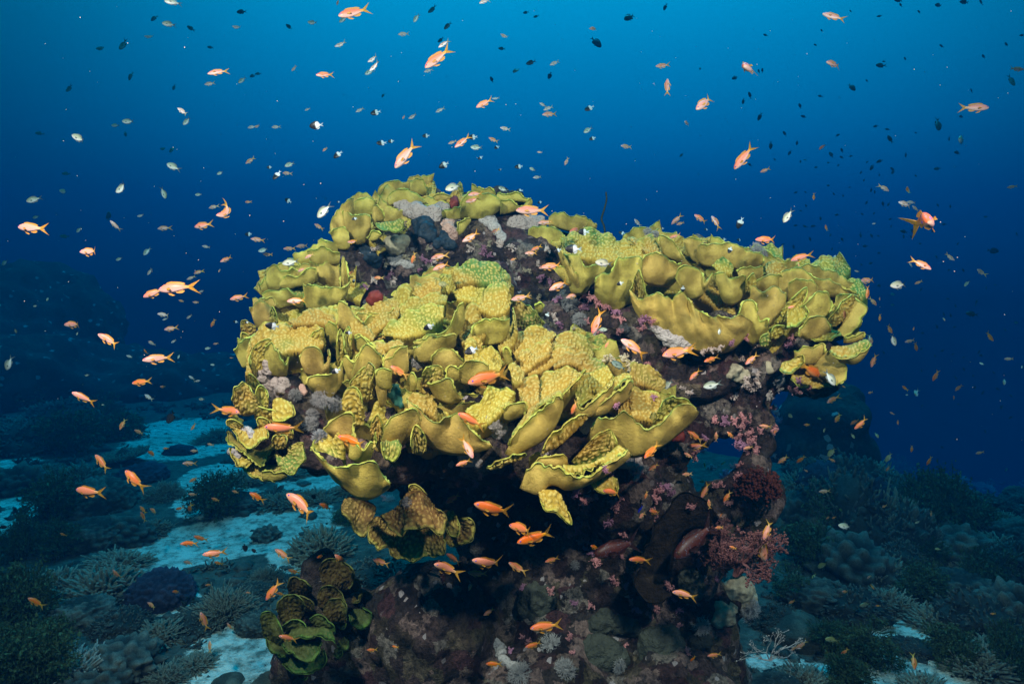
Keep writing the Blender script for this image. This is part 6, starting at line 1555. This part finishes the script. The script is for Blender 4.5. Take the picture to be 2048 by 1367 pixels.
FAR = {'F': "225 170 300 170 600 195 525 180 855 170 825 150 790 250 920 265 965 265 1360 275 1458 280 980 385 755 345 850 335 305 280 265 320 420 375 225 435 365 440 300 445 985 440 740 510 830 520 885 520 1085 520 1145 525 595 550 500 510 780 600 890 655 825 735 750 750 515 620 120 585 205 610 1350 690 1450 790 1560 790 895 915 1820 910 1745 930 1225 945 1440 1020 1670 1040 1500 1075 1665 1070 1405 1140 1460 1150 1495 1245 1350 1240 1895 1265 1240 1295 485 115 655 130 770 70 745 10 890 30 1000 5 1180 35 1990 505 1520 580 1220 580 335 540 555 350",
       'H': "925 80 1230 50 1400 65 1690 75 1710 105 1335 105 1480 95 1565 120 1565 212 1805 240 1645 270 1500 280 1230 230 995 285 1655 360 1840 375 1720 400 1950 430 1235 505 1525 495 1870 515 1945 600 1740 715 1505 775 1395 840 1765 1190 690 410 700 495 595 705 340 835"}
bpy.context.view_layer.update()
JOBS = []
for ln in FD.strip().splitlines():
    t, rest = ln.strip().split(' ', 1); ox, oy, s = TILES[t]
    for f in rest.split(';'):
        w = f.split(); JOBS.append((w[0], ox + float(w[1]) / s, oy + float(w[2]) / s, float(w[3]) / s, float(w[4]), w[5] if len(w) > 5 else ''))
for t, v in FAR.items():
    ox, oy, s = TILES[t]; a = np.array(v.split(), float).reshape(-1, 2)
    for x, y in a: JOBS.append(('d', ox + x / s, oy + y / s, rng.uniform(6, 12), rng.choice([110, 150, 180, 200, 240, 270, 300]), ''))
for kd, x, y, L_, an, fl in JOBS:
    place_fish(kd, x, y, L_, an, fat=1 if fl == 'f' else 0, bend=9 if fl == 'c' else None)

# spotted groupers resting in the shade
def grouper_mesh():
    V, Q, C = body_arrays('o')
    sp = worley(np.stack([V[:, 0] * 26, V[:, 2] * 26], -1), 3)
    return V, Q
gm, t, b_ = nodes("grouper_skin")
v_ = N(t, "ShaderNodeTexVoronoi"); v_.inputs["Scale"].default_value = 34
tcn = N(t, "ShaderNodeTexCoord"); t.links.new(tcn.outputs["Object"], v_.inputs["Vector"])
r_ = ramp(t, v_.outputs["Distance"], [(.16, (.16, .20, .30)), (.26, (.085, .016, .008))])
t.links.new(r_.outputs[0], b_.inputs["Base Color"]); b_.inputs["Roughness"].default_value = .5
gp = fish_parts('r', 0)
for (x, y, d, L_, an, look) in ((1392, 1078, 1.86, 125, 212, "red spotted grouper lurking under the brown ear sponge, head forward"), (1235, 1094, 1.88, 110, 190, "dim spotted grouper half hidden left of the brown ear sponge")):
    h = cast(x, y)
    if h: d = min(d, h[0] - .05)
    a = R(an); fx = CAMX * math.cos(a) + CAMY * math.sin(a); up = CAMX * math.sin(a) - CAMY * math.cos(a); sd = np.cross(up, fx)
    rot = Matrix([[fx[i], sd[i], up[i]] for i in range(3)]) @ Matrix.Rotation(R(20), 3, 'Z')
    me = gp['body'].copy(); me.materials.clear(); me.materials.append(gm)
    o = bpy.data.objects.new("grouper", me); COL.objects.link(o)
    s = L_ * PX * d
    o.matrix_world = Matrix.Translation(Vector(P(x, y, d))) @ rot.to_4x4() @ Matrix.Diagonal((s, s * 1.6, s * 1.5, 1))
    for p_, m_ in gp.items():
        if p_ in ('body', '*'): continue
        q_ = bpy.data.objects.new(p_.replace('_b', ''), m_); COL.objects.link(q_); q_.parent = o
    thing(o, "=" + look, "fish", (x, y), "spotted groupers")

# drifting particles
b = Buf(); V0, F0 = ico(1)
for _ in range(420):
    p = P(rng.uniform(0, 2048), rng.uniform(0, 900), rng.uniform(1.1, 3.4)); b.add(V0 * rng.uniform(.0004, .0011) + p, F0)
o = link("drifting_particles", b.mesh("drifting_particles"), XENIA); o["kind"] = "stuff"; o["label"] = "fine pale particles drifting in the open water"

# ------------------------------------------------------------------ the water's haze
hb = _bm.new(); _bm.ops.create_cube(hb, size=1.0); me = bpy.data.meshes.new("haze"); hb.to_mesh(me); hb.free()
hm = bpy.data.materials.new("haze"); hm.use_nodes = True; t = hm.node_tree; t.nodes.clear()
ou = t.nodes.new("ShaderNodeOutputMaterial"); pv = t.nodes.new("ShaderNodeVolumePrincipled")
pv.inputs["Density"].default_value = HAZE_DENSITY; pv.inputs["Color"].default_value = HAZE_COLOR; pv.inputs["Absorption Color"].default_value = HAZE_ABSORB; pv.inputs["Anisotropy"].default_value = .2
t.links.new(pv.outputs[0], ou.inputs["Volume"])
me.materials.append(hm)
ho = bpy.data.objects.new("haze", me); COL.objects.link(ho); ho["kind"] = "stuff"; ho["label"] = "blue water haze filling the whole scene"
ho.scale = (36, 20, 8.4); ho.location = (0, 6.0, -.4)
write_labels()
